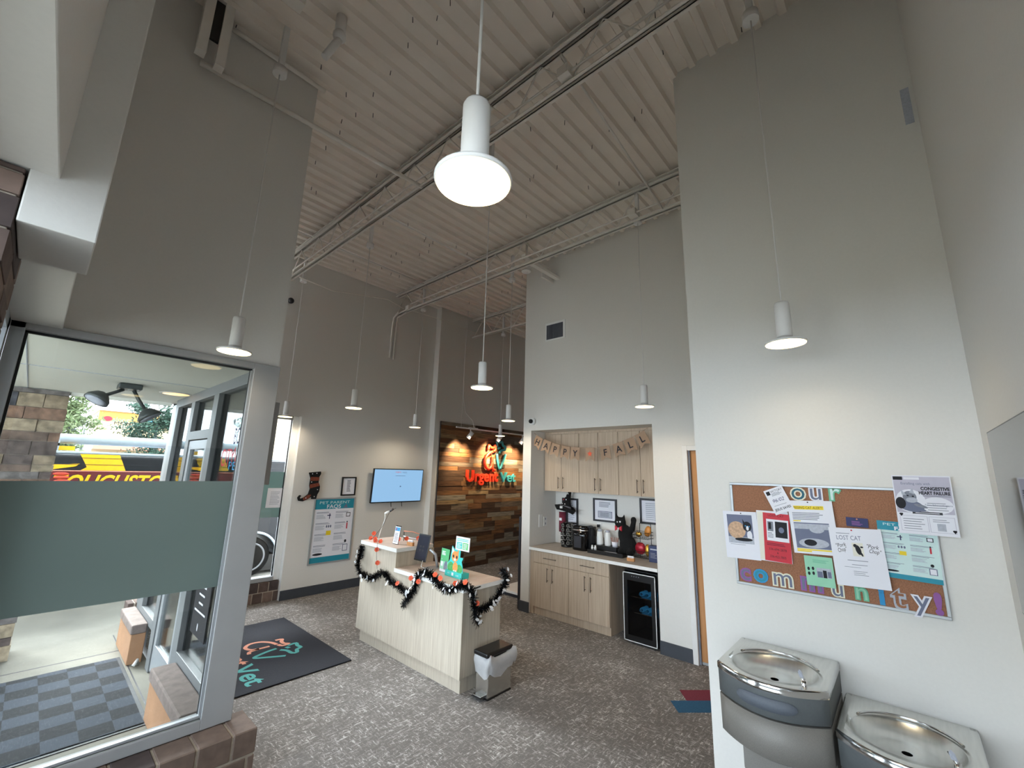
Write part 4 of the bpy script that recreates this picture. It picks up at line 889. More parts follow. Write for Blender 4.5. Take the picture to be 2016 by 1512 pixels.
MB().lathe([(0.035, 0), (0.045, 0.07), (0.043, 0.07), (0.033, 0.004), (0, 0.004)], (5.68, 3.11, WT+0.091), M['paper']).build('cup', t)
stm = mat('striped stir stick', (176, 128, 118), 0.6, var=0.3, scale=90)
for k in range(12):
    a = 2*math.pi*k/12; MB().cyl((5.68+0.02*math.cos(a), 3.11+0.02*math.sin(a), WT+0.1), (5.68+0.055*math.cos(a), 3.11+0.055*math.sin(a), WT+0.215), 0.004, stm, n=6).build('stir_stick', t)
for k, y in enumerate((3.38, 3.33)):
    MB().lathe([(0.016, 0), (0.018, 0.04), (0.012, 0.055), (0.014, 0.07), (0, 0.072)], (5.52, y, WT+0.03), M['white']).build('sweetener_bottle', label=('small white shaker at the left front corner of the tray', 'small white shaker just right of its twin on the tray')[k], cat='shaker')
# black plush cat
t = thing('plush_cat', (5.70, 2.93, WT), 'black plush cat with raised paw, glowing eye and red bow tie', 'plush toy')
q = MB(); bm_ = M['black_matte']
q.ball((5.72, 2.93, WT+0.13), (0.09, 0.125, 0.14), bm_).ball((5.70, 2.96, WT+0.27), (0.075, 0.105, 0.14), bm_).ball((5.68, 3.02, WT+0.43), (0.07, 0.085, 0.078), bm_)
q.cyl((5.69, 3.065, WT+0.45), (5.68, 3.085, WT+0.56), 0.035, bm_, 0.005).cyl((5.69, 2.98, WT+0.45), (5.68, 2.955, WT+0.545), 0.035, bm_, 0.005)
q.tube([(5.71, 2.92, WT+0.30), (5.70, 2.85, WT+0.36), (5.69, 2.825, WT+0.44)], [0.05, 0.042, 0.035], bm_, 12).ball((5.69, 2.822, WT+0.475), (0.04, 0.042, 0.05), bm_)
q.ball((5.66, 3.0, WT+0.05), (0.07, 0.05, 0.05), bm_).ball((5.66, 2.87, WT+0.05), (0.07, 0.05, 0.05), bm_)
body = q.build('body', t, remesh=0.011)
MB().ball((5.615, 3.03, WT+0.44), (0.006, 0.011, 0.011), M['silver']).build('eye', t); MB().ball((5.618, 2.99, WT+0.445), (0.006, 0.012, 0.012), M['paper']).build('eye', t)
q = MB(); f_ = wall_rt(3.02, WT+0.355, 5.625); q.prism([(0, 0), (-0.05, 0.035), (-0.05, -0.035)], -0.012, 0.012, M['red'], f_).prism([(0, 0), (0.05, -0.035), (0.05, 0.035)], -0.012, 0.012, M['red'], f_).ball((0, 0, 0.005), 0.014, M['silver'], fr=f_); q.build('bow_tie', t)
# wire basket stand with snacks
t = thing('snack_basket', (5.64, 2.68, WT), 'two tier black wire basket stand beside the plush cat', 'basket')
q = MB()
for y in (2.60, 2.76): q.tube([(5.74, y, WT), (5.74, y, WT+0.44)], 0.004, M['black'], 6)
q.tube([(5.74, 2.60, WT+0.44), (5.74, 2.76, WT+0.44)], 0.004, M['black'], 6)
q.build('stand', t)
for z0, lab in ((0.02, 'lower'), (0.26, 'upper')):
    q = MB()
    for z in (z0, z0+0.04, z0+0.08):
        q.tube([(5.58, 2.57, WT+z), (5.74, 2.57, WT+z), (5.74, 2.79, WT+z), (5.58, 2.79, WT+z), (5.58, 2.57, WT+z)], 0.003, M['black'], 5)
    for k in range(9): q.tube([(5.58, 2.57+k*0.0275, WT+z0), (5.58, 2.57+k*0.0275, WT+z0+0.08)], 0.0018, M['black'], 5); q.tube([(5.58, 2.57+k*0.0275, WT+z0), (5.74, 2.57+k*0.0275, WT+z0)], 0.0018, M['black'], 5)
    q.build('wire_basket', t)
gold = mat('gold snack foil', (196, 150, 60), 0.25, 0.7, var=0.3, scale=50); redf = mat('red snack foil', (160, 16, 40), 0.3, 0.3, var=0.3, scale=30); amber = mat('amber snack wrapper', (190, 120, 40), 0.4, 0.2, var=0.2, scale=30)
def packet(c, sx_, sy_, sz_, m_, label, tilt=0.0):
    q = MB().ball(c, (sx_, sy_, sz_), m_, n=16); o = q.build('snack_packet', label=label, cat='snack packet', bevel=0); o.rotation_euler = (tilt, 0, 0); return o
packet((5.64, 2.71, WT+0.13), 0.04, 0.075, 0.08, redf, 'shiny red snack packet in the lower wire basket')
packet((5.62, 2.60, WT+0.12), 0.03, 0.035, 0.08, gold, 'crumpled gold snack packet beside the red one')
packet((5.64, 2.62, WT+0.36), 0.02, 0.045, 0.075, amber, 'amber snack packet leaning high in the upper wire basket', 0.3)
packet((5.64, 2.73, WT+0.31), 0.025, 0.045, 0.035, gold, 'small gold snack packet at the left of the upper wire basket')
cardbox((5.36, 2.77, WT), 0.0, 'small wooden card holder with white cards at the worktop front edge')
t = thing('blue_box', (5.6, 2.48, WT), 'dark blue carton at the right end of the worktop', 'box')
MB().box((5.52, 2.40, WT), (5.62, 2.54, WT+0.2), mat('dark blue carton', (40, 52, 92), 0.5), None).build('carton', t, bevel=0.002)
f_ = wall_rt(2.54, WT, 5.5195); MB().rect(0.02, 0.15, 0.12, 0.165, M['inklight'], f_, 0.0004).lines(0.02, 0.05, 0.11, 0.12, 4, M['inkgrey'], f_, 0.0004).build('print', t)
# banner
t = thing('happy_fall_banner', (5.3, 3.2, 2.3), 'burlap pennant banner reading happy fall across the kitchenette opening', 'banner')
XB = 5.28
def bp(x, y): return at(0, XB, 1020+x/5.04, 820+y/5.04)
cs = [(130, 140), (215, 205), (295, 240), (380, 272), (475, 295), (570, 307), (712, 310), (860, 295), (985, 262), (1095, 220), (1205, 165), (1300, 100)]
rope = resample([bp(*c) for c in cs], 0.04); MB().tube(rope, 0.003, M['burlap'], 5).build('cord', t)
for i, ch in enumerate('HAPPY*FALL'):
    c = cs[i+1]; a, b = bp(c[0]-10, 0), None
    p0 = bp(*cs[i+1]); d = (bp(*cs[i+2])-bp(*cs[i])).normalized()
    uy = Vector((0, 0, 1)); f_ = FR(p0, (0, d.y, d.z), (0, -d.z*0, 1)); n_ = Vector((-1, 0, 0))
    f_ = FR(p0+Vector((-0.004, 0, 0)), d, Vector((-1, 0, 0)).cross(d))
    q = MB().prism([(-0.075, 0), (-0.075, -0.19), (0, -0.15), (0.075, -0.19), (0.075, 0)], -0.001, 0.001, M['burlap'], f_).build('pennant', t)
    q = MB()
    if ch != '*': q.text(ch, 0, -0.085, 0.125, M['ink'], f_, 0.002, offset=0.0025)
    else:
        st = [((0.045 if k % 2 == 0 else 0.02)*math.sin(k*math.pi/5), -0.085+(0.045 if k % 2 == 0 else 0.02)*math.cos(k*math.pi/5)) for k in range(10)]
        q.poly(st[::-1], M['orange'], f_, 0.002)
    q.build('letter' if ch != '*' else 'maple_leaf', t)
# ================================================================= television wall
def poster_faq(mb, f_, w_, h_, k=0.0):
    mb.rect(0, h_*0.84, w_, h_, M['teal'], f_, k).rect(0, 0, w_, h_*0.085, M['teal'], f_, k)
    mb.text('PET PARENT', w_*0.5, h_*0.945, h_*0.062, M['palemint'], f_, k+0.0006, width=w_*0.78).text('FAQS', w_*0.48, h_*0.875, h_*0.085, M['paper'], f_, k+0.0006, offset=0.001, width=w_*0.36)
    mb.poly([(w_*0.72, h_*0.85), (w_*0.84, h_*0.85), (w_*0.8, h_*0.92)], M['slate'], f_, k+0.0006)
    for cx in (0.06, 0.54):
        for r_ in range(4):
            y1 = h_*(0.80-0.175*r_); mb.lines(w_*cx, y1-h_*0.03, w_*(cx+0.38), y1, 2, M['slate'], f_, k+0.0006, fill=0.4).lines(w_*cx, y1-h_*0.115, w_*(cx+0.25), y1-h_*0.045, 5, M['inklight'], f_, k+0.0006, fill=0.5)
    e = k+0.0008
    mb.rect(w_*0.38, h_*0.68, w_*0.40, h_*0.77, M['navy'], f_, e).rect(w_*0.33, h_*0.73, w_*0.42, h_*0.745, M['navy'], f_, e)
    mb.rect(w_*0.82, h_*0.70, w_*0.93, h_*0.77, M['ink'], f_, e).rect(w_*0.835, h_*0.71, w_*0.915, h_*0.76, M['paper'], f_, e+0.0003)
    for j in range(3): mb.oval(w_*(0.34+0.05*j), h_*0.56, w_*0.018, h_*0.022, M['slate'], f_, e)
    mb.rect(w_*0.34, h_*0.42, w_*0.46, h_*0.49, M['yellow'], f_, e).rect(w_*0.85, h_*0.50, w_*0.88, h_*0.6, M['red'], f_, e).oval(w_*0.865, h_*0.615, w_*0.015, h_*0.012, M['ink'], f_, e)
    mb.rect(w_*0.8, h_*0.14, w_*0.93, h_*0.25, M['slate'], f_, e).rect(w_*0.815, h_*0.15, w_*0.915, h_*0.24, M['paper'], f_, e+0.0003).oval(w_*0.86, h_*0.30, w_*0.03, h_*0.025, M['ink'], f_, e)
    mb.oval(w_*0.18, h_*0.13, w_*0.12, h_*0.018, M['ink'], f_, e)
def corners(px, ax, val):
    """frame and size of a flat rectangle from its top-left, top-right and bottom-left corners on a wall plane"""
    tl, tr, bl = [at(ax, val, *p) for p in px]; ux = tr-tl; uy = tl-bl
    return FR(bl, ux, uy), ux.length, uy.length
f_, w_, h_ = corners(((616, 981), (697, 978.6), (603.8, 1113.8)), 1, 7.197)
t = thing('framed_poster', f_ @ Vector((w_/2, 0, 0)), 'aluminium framed teal and white question poster below the striped boot', 'poster')
q = MB(); b = 0.022
for a in ((0, 0, w_, b), (0, h_-b, w_, h_), (0, b, b, h_-b), (w_-b, b, w_, h_-b)): q.box((a[0], a[1], 0), (a[2], a[3], 0.018), M['alu'], f_)
q.build('frame', t)
q = MB().box((b, b, 0.0), (w_-b, h_-b, 0.008), M['paper'], f_); poster_faq(q, f_ @ Matrix.Translation((b, b, 0.0085)), w_-2*b, h_-2*b); q.build('print', t)
f_, w_, h_ = corners(((674, 939), (702, 939), (670, 976)), 1, 7.197)
t = thing('framed_drawing', f_ @ Vector((w_/2, 0, 0)), 'small black framed line drawing beside the television', 'picture frame')
q = MB()
for a in ((0, 0, w_, b), (0, h_-b, w_, h_), (0, b, b, h_-b), (w_-b, b, w_, h_-b)): q.box((a[0], a[1], 0), (a[2], a[3], 0.018), M['black'], f_)
q.build('frame', t)
q = MB().box((b, b, 0.0), (w_-b, h_-b, 0.006), M['paper'], f_).lines(w_*0.38, h_*0.2, w_*0.66, h_*0.84, 11, M['inkgrey'], f_, 0.0065, fill=0.6); q.build('drawing', t)
# television
t = thing('television', (4.78, 7.1, 1.38), 'wall mounted television showing a pale blue clinic welcome screen', 'television')
f_, w_, h_ = corners(((737, 923), (833, 925), (729, 991)), 1, 7.13)
w_ = 1.09; f_ = FR(f_ @ Vector((0, 0, 0)), (1, 0.0, 0), (0, -0.06, 1)); h_ = 0.615
MB().box((0, 0, -0.04), (w_, h_, 0.0), M['black'], f_).build('housing', t, bevel=0.004)
q = MB().rect(0.014, 0.018, w_-0.014, h_-0.014, M['screen'], f_, 0.0008)
q.text('urgent', w_*0.47, h_*0.9, 0.04, M['screen_red'], f_, 0.0014, width=0.12).text('vet', w_*0.6, h_*0.9, 0.045, M['screen_ink'], f_, 0.0014, width=0.1).rect(w_*0.42, h_*0.79, w_*0.62, h_*0.80, M['screen_ink'], f_, 0.0014).poly([(w_*0.53, h_*0.5), (w_*0.56, h_*0.475), (w_*0.53, h_*0.45)][::-1], M['screen_ink'], f_, 0.0014)
q.build('screen', t)
MB().box((4.7, 7.15, 1.55), (4.95, 7.199, 1.8), M['black']).build('wall_bracket', t)
q = MB().tube([(4.62, 7.15, 1.40), (4.62, 7.13, 1.3)], 0.006, M['black'], 6).tube([(4.85, 7.15, 1.40), (4.85, 7.13, 1.3)], 0.006, M['black'], 6).build('strap', t)
# striped boot
tl, br_ = at(1, 7.19, 606, 930), at(1, 7.19, 631, 987)
f_ = FR(at(1, 7.16, 591, 987), (1, 0, 0), UZ)
t = thing('boot_decoration', f_ @ Vector((0.2, 0, 0)), 'curled toe witch boot decoration in black and rust stripes', 'boot')
Wb = 0.28
outl = [(0.075, 0.45), (0.27, 0.47), (0.275, 0.43), (0.25, 0.38), (0.25, 0.28), (0.28, 0.23), (0.275, 0.15), (0.25, 0.1), (0.24, 0.03), (0.16, 0.03), (0.16, 0.07), (0.10, 0.03), (0.03, 0.0), (-0.04, 0.01), (-0.06, 0.06), (-0.03, 0.10), (0.0, 0.09), (-0.02, 0.06), (-0.01, 0.04), (0.04, 0.06), (0.10, 0.11), (0.12, 0.19), (0.105, 0.25), (0.11, 0.36)]
rust = mat('rust velvet stripe', (128, 62, 42), 0.9, var=0.3, scale=60)
MB().prism(outl, 0, 0.03, M['black_matte'], f_).build('boot_shape', t, bevel=0.008)
q = MB()
for pts in ([(0.112, 0.38), (0.25, 0.38), (0.25, 0.32), (0.108, 0.32)], [(0.105, 0.26), (0.25, 0.29), (0.272, 0.24), (0.115, 0.20)], [(0.02, 0.045), (0.10, 0.10), (0.15, 0.10), (0.12, 0.05), (0.04, 0.015)]): q.poly(pts[::-1], rust, f_, 0.0312)
q.build('stripe', t)
q = MB()
for u, v in ((0.13, 0.43), (0.2, 0.44), (0.13, 0.3), (0.24, 0.18), (0.2, 0.07), (0.07, 0.05)): q.oval(u, v, 0.008, 0.008, M['paper'], f_, 0.0316)
q.build('star_print', t)
# notice on the film of window 4
f_, w_, h_ = corners(((527, 961), (560, 961), (522, 1000)), 1, 7.342)
q = MB().box((0, 0, 0), (w_, h_, 0.001), M['paper'], f_).lines(w_*0.2, h_*0.15, w_*0.8, h_*0.85, 9, M['inklight'], f_, 0.0015).build('paper_notice', label='white paper notice taped to the window beside the entrance', cat='notice')
# alarm strip on the corner post
q = MB().box((1.21, 3.70, 1.85), (1.28, 3.74, 2.5), M['alu_grey']); q.build('mounting_strip', label='grey channel plate behind the entrance corner post', cat='mounting plate')
# clinic logo on the planks
RED = mat('red acrylic letter', (224, 60, 34), 0.4); TEA = mat('teal acrylic letter', (70, 170, 176), 0.4)
t = thing('logo_sign', (7.13, 7.0, 1.7), 'raised red and teal Urgent Vet sign on the plank wall', 'sign')
f_ = FR((6.327, 7.004, 1.74), (1, 0, 0), UZ)
q = MB().text('Urgent', 0.49, 0.11, 0.34, RED, f_, -0.005, depth=0.045, offset=0.010, width=0.98); q.build('lettering', t, label='raised red word Urgent')
q = MB().text('Vet', 1.32, 0.13, 0.31, TEA, f_, -0.005, depth=0.045, offset=0.006, width=0.54); q.build('lettering', t, label='raised teal word Vet')
q = MB(); fe = f_ @ Matrix.Translation((0.80, 0.30, 0.02))
for s_ in LOGO_R: strokes(q, [(p[0]*1.45, p[1]*1.05-0.02) for p in s_], 0.07, RED, fe, 0.012, depth=1)
q.build('emblem', t, label='raised red cat outline')
q = MB()
for s_ in LOGO_T: strokes(q, [(p[0]*1.45+0.02, p[1]*1.05) for p in s_], 0.06, TEA, fe, 0.012, depth=1)
q.build('emblem', t, label='raised teal dog outline')
# things behind the kitchenette wall corner
MB().box((5.22, 4.46, 0), (5.27, 4.50, 1.32), M['dark']).build('gate_post', label='dark grey metal post at the kitchenette wall corner', cat='post')
t = thing('pet_scale', (5.85, 5.05, 0), 'low white pet scale on the floor in front of the plank wall', 'pet scale')
MB().box((5.6, 4.8, 0.05), (6.6, 5.3, 0.09), M['white']).build('platform', t, bevel=0.008)
MB().box((5.63, 4.83, 0), (6.57, 5.27, 0.05), M['dark']).build('scale_base', t)
# ================================================================= notice board wall
XW = 3.25
BX = XW-0.022
def bpx(x, y): return (1400+x/4.032, 900+y/4.032)
def plane3(tl, tr, bl, x=BX): return corners([bpx(*tl), bpx(*tr), bpx(*bl)], 0, x)
tl, tr, bl, brp = at(0, XW-0.02, 1434.7, 949.6), at(0, XW-0.02, 1852, 966), at(0, XW-0.02, 1452, 1148), at(0, XW-0.02, 1876, 1223.7)
y0, y1 = (tl.y+bl.y)/2, brp.y; z0, z1 = (bl.z+brp.z)/2, tl.z
t = thing('cork_board', (XW, (y0+y1)/2, z0), 'aluminium framed cork board covered with lost pet notices above the drinking fountains', 'notice board')
fb = FR((XW-0.001, y0, z0), (0, -1, 0), UZ); WB, HB = y0-y1, z1-z0; b = 0.016
q = MB()
for a in ((0, 0, WB, b), (0, HB-b, WB, HB), (0, b, b, HB-b), (WB-b, b, WB, HB-b)): q.box((a[0], a[1], 0), (a[2], a[3], 0.02), M['alu'], fb)
q.build('frame', t, bevel=0.003)
MB().box((b, b, 0.0), (WB-b, HB-b, 0.012), M['cork'], fb).build('cork_panel', t)
BX = XW-0.0145
# foam letters
def letter(ch, x, y, hpx, m1, m2, label, rot=0.0, dx=0.0):
    p = at(0, BX, *bpx(x, y)); f_ = FR(p+Vector((-0.001-dx, 0, 0)), (0, -1, 0), UZ); vs, _ = text_geo(ch, 1.0, 0.0, 0.0); ys = [v.y for v in vs]; hh = max(ys)-min(ys)
    a = at(0, BX, *bpx(x, y-hpx/2)); c = at(0, BX, *bpx(x, y+hpx/2)); size = (a.z-c.z)/hh
    q = MB().text(ch, 0, 0, size, m1, f_, 0.0, depth=0.003, offset=size*0.055, rot=rot).text(ch, 0, 0, size, m2, f_, 0.0032, depth=0.001, offset=-size*0.0, rot=rot)
    q.build('foam_letter', label=label, cat='letter', group='cut out letters on the cork board')
letter('o', 690, 292, 88, M['cream'], M['tealdark'], 'pale letter o at the start of the word our')
letter('u', 830, 295, 88, M['paper'], M['slate'], 'white and slate letter u in the word our')
letter('r', 985, 297, 88, M['green'], M['palemint'], 'green letter r at the end of the word our')
row = [('c', 275, 930, 85, 'purple', 'slate', 'purple letter c starting the word community'), ('o', 395, 942, 88, 'sky', 'teal', 'bright blue letter o second in the word community'), ('m', 570, 975, 92, 'cream', 'slate', 'cream letter m right of the blue o'), ('m', 800, 1010, 95, 'purple', 'slate', 'purple letter m partly under the green flyer'),
 ('u', 1005, 1060, 85, 'cream', 'slate', 'cream letter u below the lost cat notice'), ('n', 1195, 1085, 85, 'green', 'mint', 'green letter n below the lost cat notice'), ('i', 1355, 1108, 110, 'sky', 'sky', 'blue letter i between the green n and the grey t'), ('t', 1490, 1125, 135, 'inklight', 'cork', 'grey letter t between the blue i and the white y'), ('y', 1680, 1185, 150, 'paper', 'slate', 'white letter y hanging over the board edge'), ('!', 1805, 1165, 155, 'purple', 'purple', 'purple exclamation mark at the right end of community')]
for ch, x, y, h_, a, c, lab in row: letter(ch, x, y, h_, M[a], M[c], lab, dx=0.006 if ch == 'y' else 0)
lay = [0]
def sheet(name, tl, tr, bl, label, m=None, cat='notice', off=None):
    lay[0] += 1; d = (0.004+0.0022*lay[0]) if off is None else off
    f_, w_, h_ = plane3(tl, tr, bl, BX-d)
    q = MB().box((0, 0, -0.0006), (w_, h_, 0.0), m or M['paper'], f_); return q, f_, w_, h_
def pin(q, f_, u, v, m): q.ball((u, v, 0.004), (0.004, 0.004, 0.003), M[m], fr=f_, n=10)
# purple business card, teal FAQ poster
q, f_, w_, h_ = sheet('', (1068, 474), (1243, 490), (1075, 545), '', M['navy']); q.lines(w_*0.25, h_*0.15, w_*0.75, h_*0.65, 4, M['purple'], f_, 0.0003); q.oval(w_/2, h_*0.85, 0.004, 0.004, M['coral'], f_, 0.0004)
q.build('business_card', label='dark purple business card pinned at the middle of the cork board', cat='card')
q, f_, w_, h_ = sheet('', (1290, 498), (1758, 540), (1362, 944), '', M['palemint'])
poster_faq(q, f_, w_, h_, 0.0004); q.build('faq_poster', label='pale teal question poster pinned at the right of the cork board', cat='poster')
# cat photograph sheet
q, f_, w_, h_ = sheet('', (100, 425), (364, 438), (128, 792), '')
FUR = mat('tan fur print', (196, 160, 130), 0.6, var=0.25, scale=60)
u0, u1, v0, v1 = w_*0.11, w_*0.86, h_*0.32, h_*0.93; g_ = 0.0004
q.rect(u0, v0, u1, v1, M['slate'], f_, g_).rect(u0, v0, u1, v0+(v1-v0)*0.22, M['inklight'], f_, g_*1.5).oval(u0+(u1-u0)*0.36, v0+(v1-v0)*0.46, (u1-u0)*0.35, (v1-v0)*0.3, FUR, f_, g_*2).oval(u0+(u1-u0)*0.78, v0+(v1-v0)*0.6, (u1-u0)*0.17, (v1-v0)*0.17, M['ink'], f_, g_*2.5)
q.poly([(u0+(u1-u0)*0.63, v0+(v1-v0)*0.7), (u0+(u1-u0)*0.72, v0+(v1-v0)*0.7), (u0+(u1-u0)*0.62, v0+(v1-v0)*0.86)], M['ink'], f_, g_*2.6).oval(u0+(u1-u0)*0.79, v0+(v1-v0)*0.54, (u1-u0)*0.05, (v1-v0)*0.08, M['paper'], f_, g_*3).oval(u0+(u1-u0)*0.72, v0+(v1-v0)*0.62, 0.004, 0.004, M['sky'], f_, g_*3.2).oval(u0+(u1-u0)*0.86, v0+(v1-v0)*0.60, 0.004, 0.004, M['sky'], f_, g_*3.2)
q.oval(u0+(u1-u0)*0.85, v0+(v1-v0)*0.3, (u1-u0)*0.1, (v1-v0)*0.16, M['paper'], f_, g_*2.2).oval(u0+(u1-u0)*0.6, v0+(v1-v0)*0.14, (u1-u0)*0.35, (v1-v0)*0.06, M['ink'], f_, g_*2.3).rect(w_*0.15, h_*0.29, w_*0.6, h_*0.297, M['inkgrey'], f_, g_); pin(q, f_, w_*0.55, h_*0.96, 'dark')
q.build('cat_photo_sheet', label='white sheet with a photo of a black and tan cat, left edge of the board', cat='notice')
# red flyer on white backing
q, f_, w_, h_ = sheet('', (360, 420), (612, 438), (390, 815), ''); q.rect(w_*0.02, h_*0.02, w_*0.3, h_*0.98, M['paper2'], f_, 0.0002); q.build('backing_sheet', label='white sheet showing behind the red flyer', cat='notice')
q, f_, w_, h_ = sheet('', (405, 437), (614, 458), (430, 815), '', M['red'])
q.text('LOST CAT', w_*0.5, h_*0.95, 0.018, M['ink'], f_, 0.0004, width=w_*0.6).rect(w_*0.12, h_*0.42, w_*0.95, h_*0.87, M['paper'], f_, 0.0003).rect(w_*0.16, h_*0.62, w_*0.38, h_*0.82, M['inkgrey'], f_, 0.0006).rect(w_*0.2, h_*0.66, w_*0.3, h_*0.8, M['ink'], f_, 0.0008).rect(w_*0.45, h_*0.5, w_*0.9, h_*0.83, M['ink'], f_, 0.0006).oval(w_*0.68, h_*0.66, w_*0.1, h_*0.06, M['slate'], f_, 0.0008)
q.lines(w_*0.16, h_*0.48, w_*0.38, h_*0.6, 4, M['inkgrey'], f_, 0.0006).lines(w_*0.1, h_*0.32, w_*0.9, h_*0.38, 2, M['rug_red'], f_, 0.0004).text('336-694-2878', w_*0.5, h_*0.25, 0.02, M['ink'], f_, 0.0004, width=w_*0.66).text('&', w_*0.5, h_*0.18, 0.016, M['ink'], f_, 0.0004).text('336-422-7805', w_*0.5, h_*0.1, 0.02, M['ink'], f_, 0.0004, width=w_*0.6)
q.build('red_flyer', label='red lost cat flyer with two dark photos and phone numbers', cat='flyer')
# missing cat alert
q, f_, w_, h_ = sheet('', (612, 343), (968, 350), (662, 757), '')
q.rect(w_*0.12, h_*0.83, w_*0.8, h_*0.9, M['yellow'], f_, 0.0003).text('MISSING CAT ALERT!', w_*0.45, h_*0.865, 0.02, M['ink'], f_, 0.0006, width=w_*0.66).lines(w_*0.08, h_*0.63, w_*0.85, h_*0.78, 5, M['inkgrey'], f_, 0.0003).rect(w_*0.08, h_*0.6, w_*0.25, h_*0.62, M['yellow'], f_, 0.0003)
q.rect(w_*0.08, h_*0.1, w_*0.86, h_*0.58, M['slate'], f_, 0.0003).rect(w_*0.08, h_*0.46, w_*0.86, h_*0.56, M['inklight'], f_, 0.0005).oval(w_*0.58, h_*0.46, w_*0.16, h_*0.07, M['inklight'], f_, 0.0007).oval(w_*0.47, h_*0.2, w_*0.33, h_*0.09, M['inklight'], f_, 0.0007).oval(w_*0.4, h_*0.21, w_*0.14, h_*0.06, M['ink'], f_, 0.0009)
q.rect(w_*0.08, h_*0.065, w_*0.86, h_*0.09, M['yellow'], f_, 0.0004).rect(w_*0.08, h_*0.035, w_*0.4, h_*0.06, M['yellow'], f_, 0.0004); pin(q, f_, w_*0.47, h_*0.97, 'dark')
q.build('missing_cat_notice', label='white missing cat alert sheet with yellow highlighted heading', cat='notice')
# victory card
q, f_, w_, h_ = sheet('', (405, 275), (548, 226), (515, 462), '')
q.rect(w_*0.08, h_*0.78, w_*0.27, h_*0.93, M['ink'], f_, 0.0003).text('VICTORY', w_*0.62, h_*0.88, 0.02, M['ink'], f_, 0.0003, width=w_*0.62).lines(w_*0.3, h_*0.7, w_*0.9, h_*0.82, 3, M['inkgrey'], f_, 0.0003).text('96/02', w_*0.5, h_*0.52, 0.03, M['navy'], f_, 0.0003, width=w_*0.6, shear=0.3).text('JESUS SAVES', w_*0.5, h_*0.16, 0.02, M['ink'], f_, 0.0003, width=w_*0.84, offset=0.0004).rect(w_*0.15, h_*0.32, w_*0.8, h_*0.335, M['inkgrey'], f_, 0.0003)
q.build('tract_card', label='small tilted white church card at the top left of the cork board', cat='card')
# green group flyer
q, f_, w_, h_ = sheet('', (740, 778), (964, 802), (765, 1012), '', M['mint'])
q.lines(w_*0.3, h_*0.78, w_*0.9, h_*0.9, 3, M['green'], f_, 0.0003).rect(w_*0.4, h_*0.3, w_*0.92, h_*0.62, M['inklight'], f_, 0.0003).rect(w_*0.42, h_*0.3, w_*0.6, h_*0.5, M['slate'], f_, 0.0005).rect(w_*0.62, h_*0.3, w_*0.75, h_*0.55, M['ink'], f_, 0.0005).rect(w_*0.78, h_*0.32, w_*0.9, h_*0.52, M['slate'], f_, 0.0005)
for a, c in ((0.12, 0.4), (0.12, 0.56), (0.28, 0.42), (0.28, 0.58)): q.oval(w_*a, h_*c, w_*0.045, h_*0.06, M['ink'], f_, 0.0004)
q.build('green_flyer', label='mint green flyer with a group photo over the word community', cat='flyer')
# lost cat sheet
q, f_, w_, h_ = sheet('', (930, 555), (1347, 577), (1003, 1010), '')
q.rect(w_*0.14, h_*0.9, w_*0.4, h_*0.91, M['inkgrey'], f_, 0.0003).text('LOST CAT', w_*0.37, h_*0.83, 0.034, M['slate'], f_, 0.0003, width=w_*0.47)
q.text('"Pork', w_*0.2, h_*0.70, 0.03, M['ink'], f_, 0.0003, shear=0.3, rot=0.25, width=w_*0.2).text('Chop"', w_*0.22, h_*0.61, 0.03, M['ink'], f_, 0.0003, shear=0.3, rot=0.3, width=w_*0.19).text('"Pork', w_*0.80, h_*0.70, 0.03, M['ink'], f_, 0.0003, shear=0.3, rot=-0.1, width=w_*0.22).text('Chop"', w_*0.83, h_*0.61, 0.03, M['ink'], f_, 0.0003, shear=0.3, rot=-0.1, width=w_*0.22)
q.rect(w_*0.41, h_*0.52, w_*0.62, h_*0.75, M['paper2'], f_, 0.0003).oval(w_*0.52, h_*0.63, w_*0.05, h_*0.085, M['ink'], f_, 0.0005, a0=0.2).oval(w_*0.47, h_*0.70, w_*0.035, h_*0.03, M['ink'], f_, 0.0006).oval(w_*0.57, h_*0.56, w_*0.02, h_*0.04, M['ink'], f_, 0.0006, a0=0.4).oval(w_*0.59, h_*0.68, w_*0.03, h_*0.015, M['ink'], f_, 0.0006)
q.lines(w_*0.28, h_*0.43, w_*0.75, h_*0.47, 1, M['inkgrey'], f_, 0.0003, fill=0.25).lines(w_*0.35, h_*0.36, w_*0.68, h_*0.39, 1, M['inkgrey'], f_, 0.0003, fill=0.3).lines(w_*0.2, h_*0.32, w_*0.6, h_*0.34, 1, M['inkgrey'], f_, 0.0003, fill=0.3).lines(w_*0.36, h_*0.19, w_*0.65, h_*0.28, 3, M['inkgrey'], f_, 0.0003, fill=0.25); pin(q, f_, w_*0.45, h_*0.965, 'red')
q.build('lost_cat_notice', label='white lost cat sheet for Pork Chop with a small black cat picture', cat='notice')
# congestive heart failure poster
q, f_, w_, h_ = sheet('', (1437, 143), (1905, 152), (1497, 600), '')
LAV = mat('lavender grey print', (186, 182, 198), 0.7); g_ = 0.0004
q.rect(w_*0.02, h_*0.30, w_*0.98, h_*0.98, LAV, f_, g_*0.5).rect(w_*0.02, h_*0.92, w_*0.19, h_*0.98, M['ink'], f_, g_).rect(w_*0.21, h_*0.93, w_*0.48, h_*0.97, M['paper'], f_, g_).text('Enrolling cats with', w_*0.40, h_*0.855, 0.018, M['slate'], f_, g_, width=w_*0.5)
q.text('CONGESTIVE', w_*0.72, h_*0.78, 0.023, M['ink'], f_, g_*3, width=w_*0.48, offset=0.0009).text('HEART FAILURE', w_*0.70, h_*0.705, 0.023, M['ink'], f_, g_*3, width=w_*0.52, offset=0.0009).rect(w_*0.5, h_*0.65, w_*0.96, h_*0.66, M['inkgrey'], f_, g_)
